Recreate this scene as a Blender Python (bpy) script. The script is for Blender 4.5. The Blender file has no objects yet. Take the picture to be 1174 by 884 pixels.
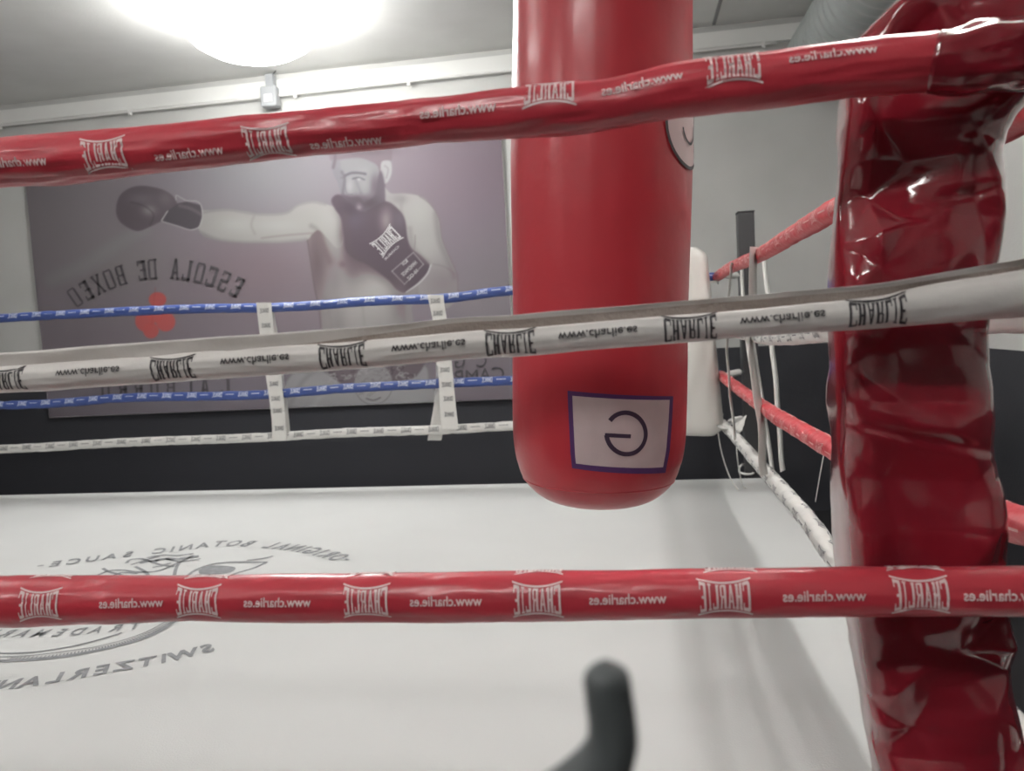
import bpy, bmesh, math, random
import numpy as np
from mathutils import Vector, Matrix, noise
random.seed(7); noise.seed_set(3)
C = bpy.context.scene.collection
PI = math.pi

# ------------------------------------------------------------------ camera geometry
F, CX, CY, CZ = 888., 587., 442., 1.04
_dy = np.array([137, 77, -F]); _dy /= np.linalg.norm(_dy)
_up = np.cross(_dy, np.array([1, .055, 0.])); _up /= np.linalg.norm(_up)
if _up[1] < 0: _up = -_up
_rt = np.cross(_dy, _up)
RM = np.stack([_rt, _dy, _up])
CAM = np.array([0, 0, CZ])

def ray(px, py): return RM @ np.array([px-CX, CY-py, -F])
def on(px, py, ax, v):
    d = ray(px, py); t = (v-CAM[ax])/d[ax]; return Vector(CAM+t*d)
def onX(px, py, v): return on(px, py, 0, v)
def onY(px, py, v): return on(px, py, 1, v)
def onZ(px, py, v=0.): return on(px, py, 2, v)

cam = bpy.data.cameras.new('camera'); co = bpy.data.objects.new('camera', cam); C.objects.link(co)
M = Matrix([[float(RM[i, j]) for j in range(3)] for i in range(3)]).to_4x4()
M.translation = Vector((0, 0, CZ)); co.matrix_world = M
cam.sensor_width = 36; cam.lens = 36*F/1174; cam.clip_start = .02
cam.dof.use_dof = True; cam.dof.focus_distance = 1.7; cam.dof.aperture_fstop = 5.2
bpy.context.scene.camera = co

# ------------------------------------------------------------------ materials
def srgb(r, g, b):
    f = lambda c: (c/255/12.92) if c/255 <= .04045 else ((c/255+.055)/1.055)**2.4
    return (f(r), f(g), f(b), 1)

def mat(name, col, rough=.5, spec=.5, metal=0, coat=0, bump=0, bscale=40, var=0, vscale=6, emit=None, estr=0, detail=4, bdist=.01, stretch=None):
    m = bpy.data.materials.new(name); m.use_nodes = True; nt = m.node_tree; N = nt.nodes; L = nt.links
    p = N['Principled BSDF']
    p.inputs['Base Color'].default_value = (*col[:3], 1)
    p.inputs['Roughness'].default_value = rough; p.inputs['Metallic'].default_value = metal
    p.inputs['Specular IOR Level'].default_value = spec
    p.inputs['Coat Weight'].default_value = coat; p.inputs['Coat Roughness'].default_value = .12
    tc = N.new('ShaderNodeTexCoord'); mp = N.new('ShaderNodeMapping'); L.new(tc.outputs['Object'], mp.inputs[0])
    if stretch: mp.inputs['Scale'].default_value = stretch
    if var:
        n = N.new('ShaderNodeTexNoise'); n.inputs['Scale'].default_value = vscale; n.inputs['Detail'].default_value = 6
        L.new(mp.outputs[0], n.inputs[0])
        r = N.new('ShaderNodeMapRange'); r.inputs[1].default_value = .3; r.inputs[2].default_value = .7
        r.inputs[3].default_value = 1-var; r.inputs[4].default_value = 1+var*.4
        L.new(n.outputs[0], r.inputs[0])
        h = N.new('ShaderNodeHueSaturation'); h.inputs['Color'].default_value = (*col[:3], 1)
        L.new(r.outputs[0], h.inputs['Value']); L.new(h.outputs[0], p.inputs['Base Color'])
    if bump:
        n = N.new('ShaderNodeTexNoise'); n.inputs['Scale'].default_value = bscale; n.inputs['Detail'].default_value = detail
        L.new(mp.outputs[0], n.inputs[0])
        b = N.new('ShaderNodeBump'); b.inputs['Strength'].default_value = bump; b.inputs['Distance'].default_value = bdist
        L.new(n.outputs[0], b.inputs['Height']); L.new(b.outputs[0], p.inputs['Normal'])
    if emit:
        p.inputs['Emission Color'].default_value = (*emit[:3], 1); p.inputs['Emission Strength'].default_value = estr
    return m

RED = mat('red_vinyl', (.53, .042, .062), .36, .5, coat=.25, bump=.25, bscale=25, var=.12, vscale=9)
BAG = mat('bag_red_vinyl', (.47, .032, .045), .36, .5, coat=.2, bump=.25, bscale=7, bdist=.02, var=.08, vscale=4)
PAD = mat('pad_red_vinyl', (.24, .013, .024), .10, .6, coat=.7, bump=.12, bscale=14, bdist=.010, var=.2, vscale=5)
WHITEV = mat('white_vinyl', (.72, .695, .67), .36, .5, coat=.1, bump=.3, bscale=22, var=.08, vscale=8)
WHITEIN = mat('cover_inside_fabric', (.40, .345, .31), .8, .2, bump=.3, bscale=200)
WHITED = mat('white_vinyl_far', (.74, .73, .70), .45, bump=.3, bscale=30, var=.1)
BLUEV = mat('blue_vinyl', (.045, .085, .30), .4, coat=.15, bump=.4, bscale=30, var=.15)
RED2 = mat('red_vinyl_far', (.60, .05, .065), .4, coat=.15, bump=.4, bscale=30, var=.15)
PRW = mat('pale_print', (.80, .62, .62), .5)
PRW2 = mat('pale_print_far', (.70, .74, .86), .5)
PRP = mat('pink_print', (.72, .38, .36), .5)
PRB = mat('black_print', (.045, .04, .045), .5)
PRG = mat('grey_print', (.20, .20, .21), .6)
CANV = mat('canvas_cloth', (.53, .535, .528), .75, .25, bump=.12, bscale=180, var=.04, vscale=1.6)
CPRINT = mat('canvas_ink', (.25, .255, .265), .8, .2, var=.25, vscale=30)
BLACKW = mat('black_steel', (.045, .045, .048), .5)
PLAT = mat('platform_side', (.03, .03, .033), .7)
FLOORM = mat('rubber_floor', (.025, .024, .026), .8, .2, bump=.2, bscale=80)
STEEL = mat('galvanised_duct', (.42, .45, .44), .42, metal=.35, var=.1)
GREYPL = mat('grey_plastic', (.30, .31, .32), .5)
WPLAST = mat('white_plastic', (.75, .74, .72), .4)
WPAD = mat('white_corner_vinyl', (.72, .70, .66), .33, coat=.2, bump=.3, bscale=10)
TAPE = mat('white_webbing', (.74, .73, .70), .7, .2, bump=.2, bscale=120)
LAMPM = mat('lamp_diffuser', (.9, .9, .9), .4, emit=(1, 1, .98), estr=34)
LAMPM2 = mat('tube_diffuser', (.9, .9, .9), .4, emit=(1, .98, .94), estr=9)
PURP = mat('purple_tape', (.085, .03, .14), .5)
PATCH = mat('patch_paper', (.60, .50, .50), .5, var=.08, vscale=20)
RUBBER = mat('dark_rubber', (.075, .083, .086), .5, .4)
CHAIN = mat('steel_chain', (.5, .5, .5), .3, metal=1)

def wallmat(name, dado, k):
    m = bpy.data.materials.new(name); m.use_nodes = True; nt = m.node_tree; N = nt.nodes; L = nt.links
    p = N['Principled BSDF']; p.inputs['Roughness'].default_value = .7
    g = N.new('ShaderNodeNewGeometry'); s = N.new('ShaderNodeSeparateXYZ'); L.new(g.outputs['Position'], s.inputs[0])
    n = N.new('ShaderNodeTexNoise'); n.inputs['Scale'].default_value = 1.5; n.inputs['Detail'].default_value = 8; L.new(g.outputs['Position'], n.inputs[0])
    r = N.new('ShaderNodeValToRGB'); L.new(n.outputs[0], r.inputs[0])
    r.color_ramp.elements[0].position = .3; r.color_ramp.elements[0].color = (.70*k, .70*k, .675*k, 1)
    r.color_ramp.elements[1].position = .7; r.color_ramp.elements[1].color = (.80*k, .80*k, .775*k, 1)
    c = N.new('ShaderNodeMath'); c.operation = 'LESS_THAN'; c.inputs[1].default_value = dado; L.new(s.outputs[2], c.inputs[0])
    mx = N.new('ShaderNodeMix'); mx.data_type = 'RGBA'
    L.new(c.outputs[0], mx.inputs[0]); L.new(r.outputs[0], mx.inputs[6]); mx.inputs[7].default_value = (.034, .035, .042, 1)
    L.new(mx.outputs[2], p.inputs['Base Color'])
    n2 = N.new('ShaderNodeTexNoise'); n2.inputs['Scale'].default_value = 60; n2.inputs['Detail'].default_value = 6; L.new(g.outputs['Position'], n2.inputs[0])
    b = N.new('ShaderNodeBump'); b.inputs['Strength'].default_value = .15; b.inputs['Distance'].default_value = .01
    L.new(n2.outputs[0], b.inputs['Height']); L.new(b.outputs[0], p.inputs['Normal'])
    return m
WALL = wallmat('painted_wall', .76, .68)
CEIL = wallmat('painted_ceiling', -5, 1)
REAR = wallmat('rear_wall_paint', 1.5, .62)

# ------------------------------------------------------------------ object helpers
def link(name, verts, faces, m, parent=None, smooth=True, mats=None, fmat=None):
    me = bpy.data.meshes.new(name); me.from_pydata([tuple(v) for v in verts], [], faces)
    if smooth: me.polygons.foreach_set('use_smooth', [True]*len(me.polygons))
    for mm in (mats or [m]): me.materials.append(mm)
    if fmat: me.polygons.foreach_set('material_index', fmat)
    me.update()
    o = bpy.data.objects.new(name, me); C.objects.link(o)
    if parent is not None:
        o.parent = parent; o.matrix_parent_inverse = Matrix.Translation(-parent.location)
    return o
def tag(o, label, cat, group=None, kind=None):
    o['label'] = label; o['category'] = cat
    if group: o['group'] = group
    if kind: o['kind'] = kind
    return o
def thing(name, label, cat, loc, group=None):
    o = bpy.data.objects.new(name, None); C.objects.link(o); o.location = loc; o.empty_display_size = .1
    return tag(o, label, cat, group)
def bmobj(name, bm, m, parent=None, smooth=False):
    me = bpy.data.meshes.new(name); bm.to_mesh(me); bm.free(); me.materials.append(m)
    if smooth: me.polygons.foreach_set('use_smooth', [True]*len(me.polygons))
    o = bpy.data.objects.new(name, me); C.objects.link(o)
    if parent is not None:
        o.parent = parent; o.matrix_parent_inverse = Matrix.Translation(-parent.location)
    return o
def box(bm, x0, x1, y0, y1, z0, z1, bev=0):
    r = bmesh.ops.create_cube(bm, size=1); vs = r['verts']
    bmesh.ops.scale(bm, vec=(x1-x0, y1-y0, z1-z0), verts=vs)
    bmesh.ops.translate(bm, vec=((x0+x1)/2, (y0+y1)/2, (z0+z1)/2), verts=vs)
    if bev:
        es = list({e for v in vs for e in v.link_edges})
        bmesh.ops.bevel(bm, geom=es, offset=bev, segments=3, affect='EDGES', profile=.5)
def boxobj(name, b, m, parent=None, bev=0):
    bm = bmesh.new(); box(bm, *b, bev=bev); return bmobj(name, bm, m, parent, smooth=False)

def catmull(pts, n):
    """pts: list of equal-length tuples; returns n+1 samples"""
    P = np.array(pts, float); k = len(P); out = []
    for i in range(n+1):
        t = i/n*(k-1); j = min(int(t), k-2); u = t-j
        p0 = P[max(j-1, 0)]; p1 = P[j]; p2 = P[j+1]; p3 = P[min(j+2, k-1)]
        out.append(.5*((2*p1)+(-p0+p2)*u+(2*p0-5*p1+4*p2-p3)*u*u+(-p0+3*p1-3*p2+p3)*u**3))
    return np.array(out)

def tube(name, pts, rad, m, parent=None, seg=12, n=40, cap=True):
    """pts: 3-D control points, rad: number or list"""
    rad = rad if isinstance(rad, (list, tuple)) else [rad]*len(pts)
    S = catmull([(*p, r) for p, r in zip(pts, rad)], n)
    V = []; Fc = []; ref = None
    for i in range(n+1):
        a = S[max(i-1, 0), :3]; b = S[min(i+1, n), :3]; t = Vector(b-a).normalized()
        if ref is None: ref = t.orthogonal().normalized()
        ref = (ref-t*ref.dot(t)).normalized(); bi = t.cross(ref)
        for k in range(seg):
            an = 2*PI*k/seg
            V.append(Vector(S[i, :3])+(ref*math.cos(an)+bi*math.sin(an))*float(S[i, 3]))
    for i in range(n):
        for k in range(seg):
            Fc.append((i*seg+k, i*seg+(k+1) % seg, (i+1)*seg+(k+1) % seg, (i+1)*seg+k))
    if cap:
        Fc.append(tuple(range(seg))[::-1]); Fc.append(tuple(n*seg+k for k in range(seg)))
    return link(name, V, Fc, m, parent)

# ------------------------------------------------------------------ lettering (all 2-D glyph meshes: verts (u,v), faces)
_tc = {}
def text2d(s, weight=0.0):
    key = (s, weight)
    if key in _tc: return _tc[key]
    cu = bpy.data.curves.new('t', 'FONT'); cu.body = s; cu.size = 1; cu.offset = weight; cu.resolution_u = 3
    ob = bpy.data.objects.new('t', cu); C.objects.link(ob)
    bpy.context.view_layer.update()
    dg = bpy.context.evaluated_depsgraph_get(); me = bpy.data.meshes.new_from_object(ob.evaluated_get(dg))
    bm = bmesh.new(); bm.from_mesh(me); bmesh.ops.triangulate(bm, faces=bm.faces[:]); bmesh.ops.remove_doubles(bm, verts=bm.verts[:], dist=1e-5)
    V = np.array([(v.co.x, v.co.y) for v in bm.verts]) if bm.verts else np.zeros((0, 2))
    Fs = [tuple(v.index for v in f.verts) for f in bm.faces]
    bm.free(); bpy.data.objects.remove(ob); bpy.data.curves.remove(cu); bpy.data.meshes.remove(me)
    _tc[key] = (V, Fs); return V, Fs

def norm2d(g, w, h):
    V, Fs = g; lo = V.min(0); hi = V.max(0)
    return ((V-(lo+hi)/2)/(hi-lo)*np.array([w, h]), Fs)

def quadgrid(q, nu, nv, V, Fs):
    q = np.array(q, float); b = len(V)
    for j in range(nv+1):
        for i in range(nu+1):
            u = i/nu; v = j/nv
            V.append((q[0]*(1-u)+q[1]*u)*(1-v)+(q[3]*(1-u)+q[2]*u)*v)
    for j in range(nv):
        for i in range(nu):
            a = b+j*(nu+1)+i; Fs.append((a, a+1, a+nu+2, a+nu+1))

def R4(x0, y0, x1, y1): return [(x0, y0), (x1, y0), (x1, y1), (x0, y1)]
t_ = .33; s_ = .12
LET = {
 'C': [R4(0, .06, t_, .94), R4(.1, 0, 1, s_), R4(.1, 1-s_, 1, 1), R4(.84, s_, 1, .30), R4(.84, .70, 1, 1-s_)],
 'H': [R4(.08, 0, .08+t_, 1), R4(.92-t_, 0, .92, 1), R4(.08+t_, .46, .92-t_, .56), R4(0, 0, .42, .07), R4(.58, 0, 1, .07), R4(0, .93, .42, 1), R4(.58, .93, 1, 1)],
 'A': [[(.06, 0), (.28, 0), (.58, 1), (.38, 1)], [(.68, 0), (.96, 0), (.64, 1), (.42, 1)], R4(.3, .28, .72, .37), R4(0, 0, .36, .07), R4(.6, 0, 1, .07)],
 'R': [R4(.08, 0, .08+t_, 1), R4(.08, .92, .8, 1), R4(.08, .47, .8, .56), R4(.70, .52, .92, .96), [(.70, 0), (.96, 0), (.80, .5), (.58, .5)], R4(0, 0, .42, .07), R4(.64, 0, 1, .07)],
 'L': [R4(.1, 0, .1+t_, 1), R4(.1, 0, 1, s_), R4(.84, 0, 1, .28), R4(0, .93, .46, 1)],
 'I': [R4(.34, 0, .66, 1), R4(.1, 0, .9, .07), R4(.1, .93, .9, 1)],
 'E': [R4(.1, 0, .1+t_, 1), R4(.1, 0, 1, s_), R4(.1, .46, .74, .55), R4(.1, 1-s_, 1, 1), R4(.85, s_, 1, .26), R4(.85, .74, 1, 1-s_)],
}
WID = {'I': .62, 'L': .9}
def logo2d(W, H, word='CHARLIE', arcs=(1, 1), fine=True):
    V = []; Fs = []
    tot = sum(WID.get(c, 1) for c in word)+.10*(len(word)-1); x = 0
    nv = 8 if fine else 3
    for c in word:
        w = WID.get(c, 1)
        for q in LET[c]:
            tall = abs(q[2][1]-q[1][1]) > .4
            b = len(V); quadgrid([((x+p[0]*w)/tot, p[1]) for p in q], 1, nv if tall else 1, V, Fs)
        x += w+.10
    out = []
    top = lambda u: .31+.13*(2*u-1)**2
    for (u, v) in V:
        tt = top(u); out.append((u-.5, -tt+2*tt*v))
    for sgn, on_ in ((1, arcs[0]), (-1, arcs[1])):
        if not on_: continue
        for g0, th in ((.03, .055),):
            b = len(out); n = 16
            for i in range(n+1):
                u = -.04+1.08*i/n; tt = top(u)
                out.append((u-.5, sgn*(tt+g0))); out.append((u-.5, sgn*(tt+g0+th)))
            for i in range(n): Fs.append((b+2*i, b+2*i+2, b+2*i+3, b+2*i+1))
    A = np.array(out)*np.array([W, H]); return A, Fs

# ------------------------------------------------------------------ ropes
class Rope:
    """soft round cover following control points (P, r). phi 0 faces the ring's outside viewer, 90 deg is up"""
    def __init__(s, ctrl, front, n=300, wr=.05, seed=0, seams=()):
        S = catmull(ctrl, n); s.S = S; s.n = n; s.seed = seed; s.wr = wr
        d = np.linalg.norm(np.diff(S[:, :3], axis=0), axis=1); s.len = np.concatenate([[0], np.cumsum(d)])
        s.front = Vector(front); s.seams = seams; s.shrink = None
    def at(s, l):
        i = int(np.clip(np.searchsorted(s.len, l)-1, 0, s.n-1)); u = (l-s.len[i])/max(s.len[i+1]-s.len[i], 1e-9)
        p = s.S[i]*(1-u)+s.S[i+1]*u
        a = s.S[max(i-1, 0), :3]; b = s.S[min(i+2, s.n), :3]
        t = Vector(b-a).normalized(); up = Vector((0, 0, 1)); up = (up-t*up.dot(t)).normalized()
        f = s.front-t*s.front.dot(t); f = (f-up*f.dot(up)).normalized()
        return Vector(p[:3]), float(p[3]), f, up
    def surf(s, l, phi, off=0):
        P, r, f, u = s.at(l)
        if s.shrink and off:
            g_ = .2*s.shrink(l); return s.surf(l, phi, 0)*(1-g_)+P*g_-u*g_*r+(f*math.cos(phi)+u*math.sin(phi))*off
        k = Vector((l*11+s.seed*7.3, math.cos(phi)*1.1, math.sin(phi)*1.1))
        w = noise.noise(k)*.7+noise.noise(k*2.7)*.35
        fold = abs(noise.noise(Vector((l*4+s.seed, math.cos(phi)*2.2, math.sin(phi)*2.2+5))))
        rr = r*(1+s.wr*w-s.wr*1.2*max(0, .12-fold)/.12)
        for q in s.seams:
            d = l-q
            if 0 < d < .5: rr *= 1+.03*math.exp(-d/.03)
        return P+(f*math.cos(phi)+u*math.sin(phi))*(rr+off)
    def mesh(s, name, m, parent=None, nl=500, nphi=40, **kw):
        V = []; Fc = []; L = s.len[-1]
        for i in range(nl+1):
            for k in range(nphi): V.append(s.surf(L*i/nl, 2*PI*k/nphi))
        for i in range(nl):
            for k in range(nphi): Fc.append((i*nphi+k, i*nphi+(k+1) % nphi, (i+1)*nphi+(k+1) % nphi, (i+1)*nphi+k))
        Fc.append(tuple(range(nphi))); Fc.append(tuple(nl*nphi+k for k in range(nphi))[::-1])
        return link(name, V, Fc, m, parent)
    def lpx(s, px):
        """length along the rope nearest a picture column"""
        best = None
        for i in range(s.n+1):
            p = s.S[i, :3]; c = RM.T @ (p-CAM); x = CX+F*c[0]/-c[2]
            if c[2] < 0 and (best is None or abs(x-px) < best[0]): best = (abs(x-px), s.len[i])
        return best[1]
    def wrap(s, g, l0, phi0, fu=-1, fv=1, off=.0009, rot=0):
        V, Fs = g; r = s.at(l0)[1]; out = []
        c, sn = math.cos(rot), math.sin(rot)
        for u, v in V:
            u *= fu; v *= fv; u, v = u*c-v*sn, u*sn+v*c
            out.append(s.surf(l0+u, phi0+v/r, off))
        return out, Fs

class Collect:
    def __init__(s): s.V = []; s.F = []
    def add(s, g):
        V, Fs = g; b = len(s.V); s.V += list(V); s.F += [tuple(i+b for i in f) for f in Fs]
    def out(s, name, m, parent): return link(name, s.V, s.F, m, parent, smooth=False)

LOGO = logo2d(.058, .044)
LOGOW = logo2d(.060, .047, arcs=(0, 1))
URL = norm2d(text2d('www.charlie.es', .018), .092, .0118)
LOGOF = logo2d(.066, .034, fine=False)
YF = .944

def ctrl_px(rows, Y, ext=()):
    out = []
    for px, py, hr in rows:
        p = onY(px, py, Y); c = RM.T @ (np.array(p)-CAM); out.append((*p, hr*-c[2]/F))
    return list(ext[:1]) and [ext[0]]+out+([ext[1]] if len(ext) > 1 else []) or out

def deg(a): return a*PI/180
def phi_of(off, half): return math.asin(max(-.95, min(.95, off/half)))   # off = px above the rope centre

# the viewer looks slightly along the rope from level; tube tops/bottoms handled by phi offsets
NEARP = (.60, .93)
# --- front top red rope
top_rows = [(0, 187, 27.5), (60, 183, 29), (150, 174, 27), (230, 166, 26.5), (300, 158, 26), (450, 143.5, 26), (515, 137, 26), (560, 132.5, 27.5), (640, 126.5, 29), (700, 119.5, 27.5),
            (774, 104.5, 30.5), (870, 93.5, 31), (965, 81, 31.5), (1060, 72, 32.5), (1120, 67, 33)]
c = ctrl_px(top_rows, YF)
c = [(-4.5+.35*k, YF, 1.30-.001*k, .028) for k in range(10)]+[(-1.1, YF, 1.292, .028)]+c+[(.50, YF, 1.31, .028), (NEARP[0], NEARP[1], 1.31, .02)]
r1 = Rope(c, (0, -1, 0), 400, .07, 1, ()); 
T1 = thing('ring_rope', 'near red padded ring rope running across the top in front of the bag', 'rope', r1.at(0)[0])
r1.mesh('rope_cover', RED, T1, 900, 48)
col = Collect()
def put(r, px, dy_, half, g, **kw):
    col.add(r.wrap(g, r.lpx(px), phi_of(dy_, half)+kw.pop('tilt', 0), **kw))
# elevation correction: viewing angle of rope from the eye
for px, dy_ in ((-58, -10), (132, -14), (318, -19), (632, 11), (838, 5)):
    put(r1, px, dy_, 28, LOGO, tilt=deg(16 if px < 560 else 14))
for px, dy_ in ((40, 0), (228, -8), (405, -14), (532, 6), (735, 12), (945, 14)):
    put(r1, px, dy_, 28, URL, tilt=deg(-14) if px < 500 else deg(-8), off=.0019)
# more columns of the same print around the cover, out along its length
for i in range(17): col.add(r1.wrap(LOGO, .25+i*.2, deg(-10))); col.add(r1.wrap(URL, .35+i*.2, deg(-10), off=.0019))
col.out('print', PRW, T1)

# --- front white rope (cover open along its top)
w_rows = [(0, 429.5, 21.5), (100, 422.5, 22.5), (200, 415.5, 22.5), (300, 408.5, 22.5), (440, 398, 22.3), (540, 389, 22.2), (600, 386, 22.3), (700, 377, 22.5), (840, 366, 22.5),
          (920, 359, 23), (1000, 352.5, 24.5), (1100, 340, 29), (1174, 330, 33), (1215, 326, 34)]
c = ctrl_px(w_rows, YF)
c = [(-4.5+.35*k, YF, 1.0+.001*k, .0245) for k in range(10)]+[(-1.12, YF, 1.011, .0245)]+c+[(NEARP[0], NEARP[1], 1.055, .02)]
r2 = Rope(c, (0, -1, 0), 400, .06, 5)
T2 = thing('ring_rope', 'near white padded ring rope with an open seam crossing in front of the red bag', 'rope', r2.at(0)[0])
# C-shaped cover: front lip, round the bottom, up the back to a higher back lip, then the inner skin back down
nl = 800; V = []; Fc = []; fm = []; L = r2.len[-1]
NP = 40
def gfac(px): return (1-.62*min(max((px-900)/200, 0), 1))*(1-min(max((px-1185)/80, 0), 1))
def pxl(l):
    P = r2.at(l)[0]; cc = RM.T@(np.array(P)-CAM)
    return CX+F*cc[0]/-cc[2] if -.9 < P.x < .6 else (0 if P.x < 0 else 1300)
def gl_(l): return gfac(pxl(l))
for i in range(nl+1):
    l = L*i/nl; P, r, f, u = r2.at(l)
    px = pxl(l); g_ = gfac(px)
    rt_ = r*(1-.2*g_); down = -.2*r*g_
    lift = r*(1.14*g_+.96*(1-g_))-.08*r*noise.noise(Vector((l*9, 4, 4)))          # back lip height above the centre
    hem = (.05+.16*min(max((520-px)/420, 0), 1))*(1+.25*noise.noise(Vector((l*6, 0, 0))))
    def skin(off, qs):
        row = []
        for q in qs:
            if q < .74:
                a_ = deg(52+6*noise.noise(Vector((l*9, 3, 1))))+(deg(-180)-deg(52))*q/.74
                p = r2.surf(l, a_)-P; row.append(P+p*(rt_/r)*(1-off)+u*down)
            else:
                t = (q-.74)/.26; a_ = deg(-180)
                p = (r2.surf(l, a_)-P)*(rt_/r)*(1-off)
                wob = .004*noise.noise(Vector((l*14, t*2, 5)))
                row.append(P+p*(1-.45*t*t)+f*wob*t+u*(down*(1-t)+lift*t))
        return row
    qo = [j/NP for j in range(NP+1)]; qi = [1-hem*j/6 for j in range(7)]+[(1-hem)*(1-(j-6)/(NP-6)) for j in range(7, NP+1)]
    V += skin(0, qo); V += skin(.07, qi)
W_ = 2*(NP+1)
for i in range(nl):
    for j in range(W_):
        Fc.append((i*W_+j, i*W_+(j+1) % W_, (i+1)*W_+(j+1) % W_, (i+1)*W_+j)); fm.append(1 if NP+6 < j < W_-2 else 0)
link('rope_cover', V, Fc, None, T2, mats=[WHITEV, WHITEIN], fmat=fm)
core = Rope([(a[0], a[1]-.001, a[2]-.006, a[3]*.55) for a in c], (0, -1, 0), 300, .02, 3)
core.mesh('rope_core', WHITEIN, T2, 300, 16)
r2.shrink = gl_
col = Collect()
for px in (-170, 20, 204, 396, 588, 788, 1000):
    put(r2, px, -4, 23, LOGOW, fu=1, fv=-1, tilt=deg(0))
URLW = norm2d(text2d('www.charlie.es', .012), .094, .0125)
for px in (-75, 112, 302, 494, 688, 893):
    put(r2, px, 1, 23, URLW, fu=1, fv=-1, tilt=deg(0), off=.0019)
for i in range(16): col.add(r2.wrap(LOGOW, .3+i*.2, deg(-14), fu=1, fv=-1)); col.add(r2.wrap(URLW, .4+i*.2, deg(-14), fu=1, fv=-1, off=.0019))
col.out('print', PRB, T2)

# --- front lower red rope
b_rows = [(0, 689.5, 29), (70, 688.5, 28), (200, 686, 26), (240, 686, 25.5), (300, 686, 27), (400, 685.5, 27.5), (560, 684, 28.5), (700, 682.5, 28), (800, 680.5, 27.7), (960, 678.5, 28), (1100, 678, 28), (1174, 678, 28.5), (1220, 678, 28.5)]
c = ctrl_px(b_rows, YF)
c = [(-4.5+.35*k, YF, .695, .028) for k in range(9)]+[(-1.3, YF, .691, .028), (-1.12, YF, .691, .029)]+c+[(NEARP[0], NEARP[1], .71, .02)]
r3 = Rope(c, (0, -1, 0), 400, .035, 9)
T3 = thing('ring_rope', 'near straight red padded ring rope crossing low in front of the white canvas', 'rope', r3.at(0)[0])
r3.mesh('rope_cover', RED, T3, 900, 48)
col = Collect()
TB = deg(19)   # the eye looks down on this rope
for px in (-130, 62, 239, 428, 618, 832, 1046):
    put(r3, px, -4, 28, LOGO, tilt=TB); l = r3.lpx(px+4)
    col.add(r3.wrap(LOGO, l, TB+deg(100)))
    col.add(r3.wrap(LOGO, l, TB+deg(215)))
for px in (-30, 168, 332, 519, 720, 940, 1142): put(r3, px, -4 if px > 10 else -6, 28, URL, tilt=TB, off=.0019)
for i in range(16): col.add(r3.wrap(LOGO, .25+i*.2, deg(10))); col.add(r3.wrap(URL, .35+i*.2, deg(10), off=.0019))
col.out('print', PRW, T3)

# --- back ropes (far side of the ring)
YB = 4.85
def back_rope(rows, z0, m, pm, label, seed, phs=(20,)):
    pts = [onY(px, py, YB) for px, py in rows]
    c = [(-6.2, YB, z0, .031)]+[(*p, .031) for p in pts]+[(.52, YB-.01, pts[-1].z, .026)]
    r = Rope(c, (0, -1, 0), 300, .10, seed)
    T = thing('ring_rope', label, 'rope', r.at(0)[0]); r.mesh('rope_cover', m, T, 420, 16)
    col = Collect(); l = .1; k = 0
    while l < r.len[-1]-.1:
        for ph in phs:
            col.add(r.wrap(LOGOF, l, deg(ph), off=.002)); 
        col.add(r.wrap((np.array([(-.03, -.002), (.03, -.002), (.03, .002), (-.03, .002)]), [(0, 1, 2, 3)]), l+.09, deg(phs[0]), off=.002))
        l += .185
    col.out('print', pm, T)
    return r
back_rope([(0, 365), (70, 361), (150, 357), (230, 354), (330, 352), (430, 345), (510, 342), (587, 333), (700, 327), (800, 319)], 1.29, BLUEV, PRW2, 'topmost blue ring rope on the far side of the ring, across the boxer banner', 11, (22,))
back_rope([(0, 412), (150, 407), (300, 402), (587, 386), (800, 376)], 1.0, WHITED, PRG, 'upper white ring rope on the far side, mostly hidden behind the near white rope', 12)
back_rope([(0, 465), (70, 462), (150, 456), (290, 453), (400, 445), (500, 440), (590, 436), (700, 433), (812, 430)], .68, BLUEV, PRW2, 'lower blue ring rope on the far side, across the foot of the boxer banner', 13, (24,))
back_rope([(0, 515), (150, 507), (290, 502), (400, 496), (500, 493), (590, 488), (700, 485), (815, 484)], .37, WHITED, PRG, 'lowest thin white ring rope on the far side, in front of the black wall base', 14)

# --- right side ropes
def side_rope(pts, m, pm, label, seed, rad=.029):
    c = [(*p, rad) for p in pts]
    r = Rope(c, (-1, 0, 0), 300, .12, seed)
    T = thing('ring_rope', label, 'rope', r.at(0)[0]); r.mesh('rope_cover', m, T, 500, 20)
    col = Collect(); l = .1
    while l < r.len[-1]-.1:
        for ph in (0, 120): col.add(r.wrap(LOGOF, l, deg(ph), off=.0015)); col.add(r.wrap((np.array([(-.03, -.002), (.03, -.002), (.03, .002), (-.03, .002)]), [(0, 1, 2, 3)]), l+.09, deg(ph), off=.0015))
        l += .18
    col.out('print', pm, T)
    return r
XS = .52
def sx(*pp): return [tuple(onX(x, y, XS)) for x, y in pp]
side_rope([(XS, 4.82, 1.262)]+sx((838, 307), (868, 294), (900, 275), (930, 257), (955, 242))+[(.535, 1.6, 1.29), (.565, 1.15, 1.30), (.60, .98, 1.31)], RED2, PRP, 'topmost red rope on the right side, rising from the far corner to the red pad', 21)
side_rope([(XS, 4.82, .96), (XS, 4.0, .94), (XS, 3.0, .94), (XS, 2.1, .98), (.56, 1.15, 1.02), (.60, .98, 1.04)], WHITED, PRG, 'white ring rope on the right side, level with the near white rope that hides it', 22)
side_rope([(XS, 4.82, .667)]+sx((843, 443), (862, 457), (881, 471), (903, 485), (924, 497), (953, 514))+[(.535, 1.6, .67), (.565, 1.15, .71), (.60, .98, .71)], RED2, PRP, 'lower red ring rope on the right side, running down behind the red pad', 23)
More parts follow.
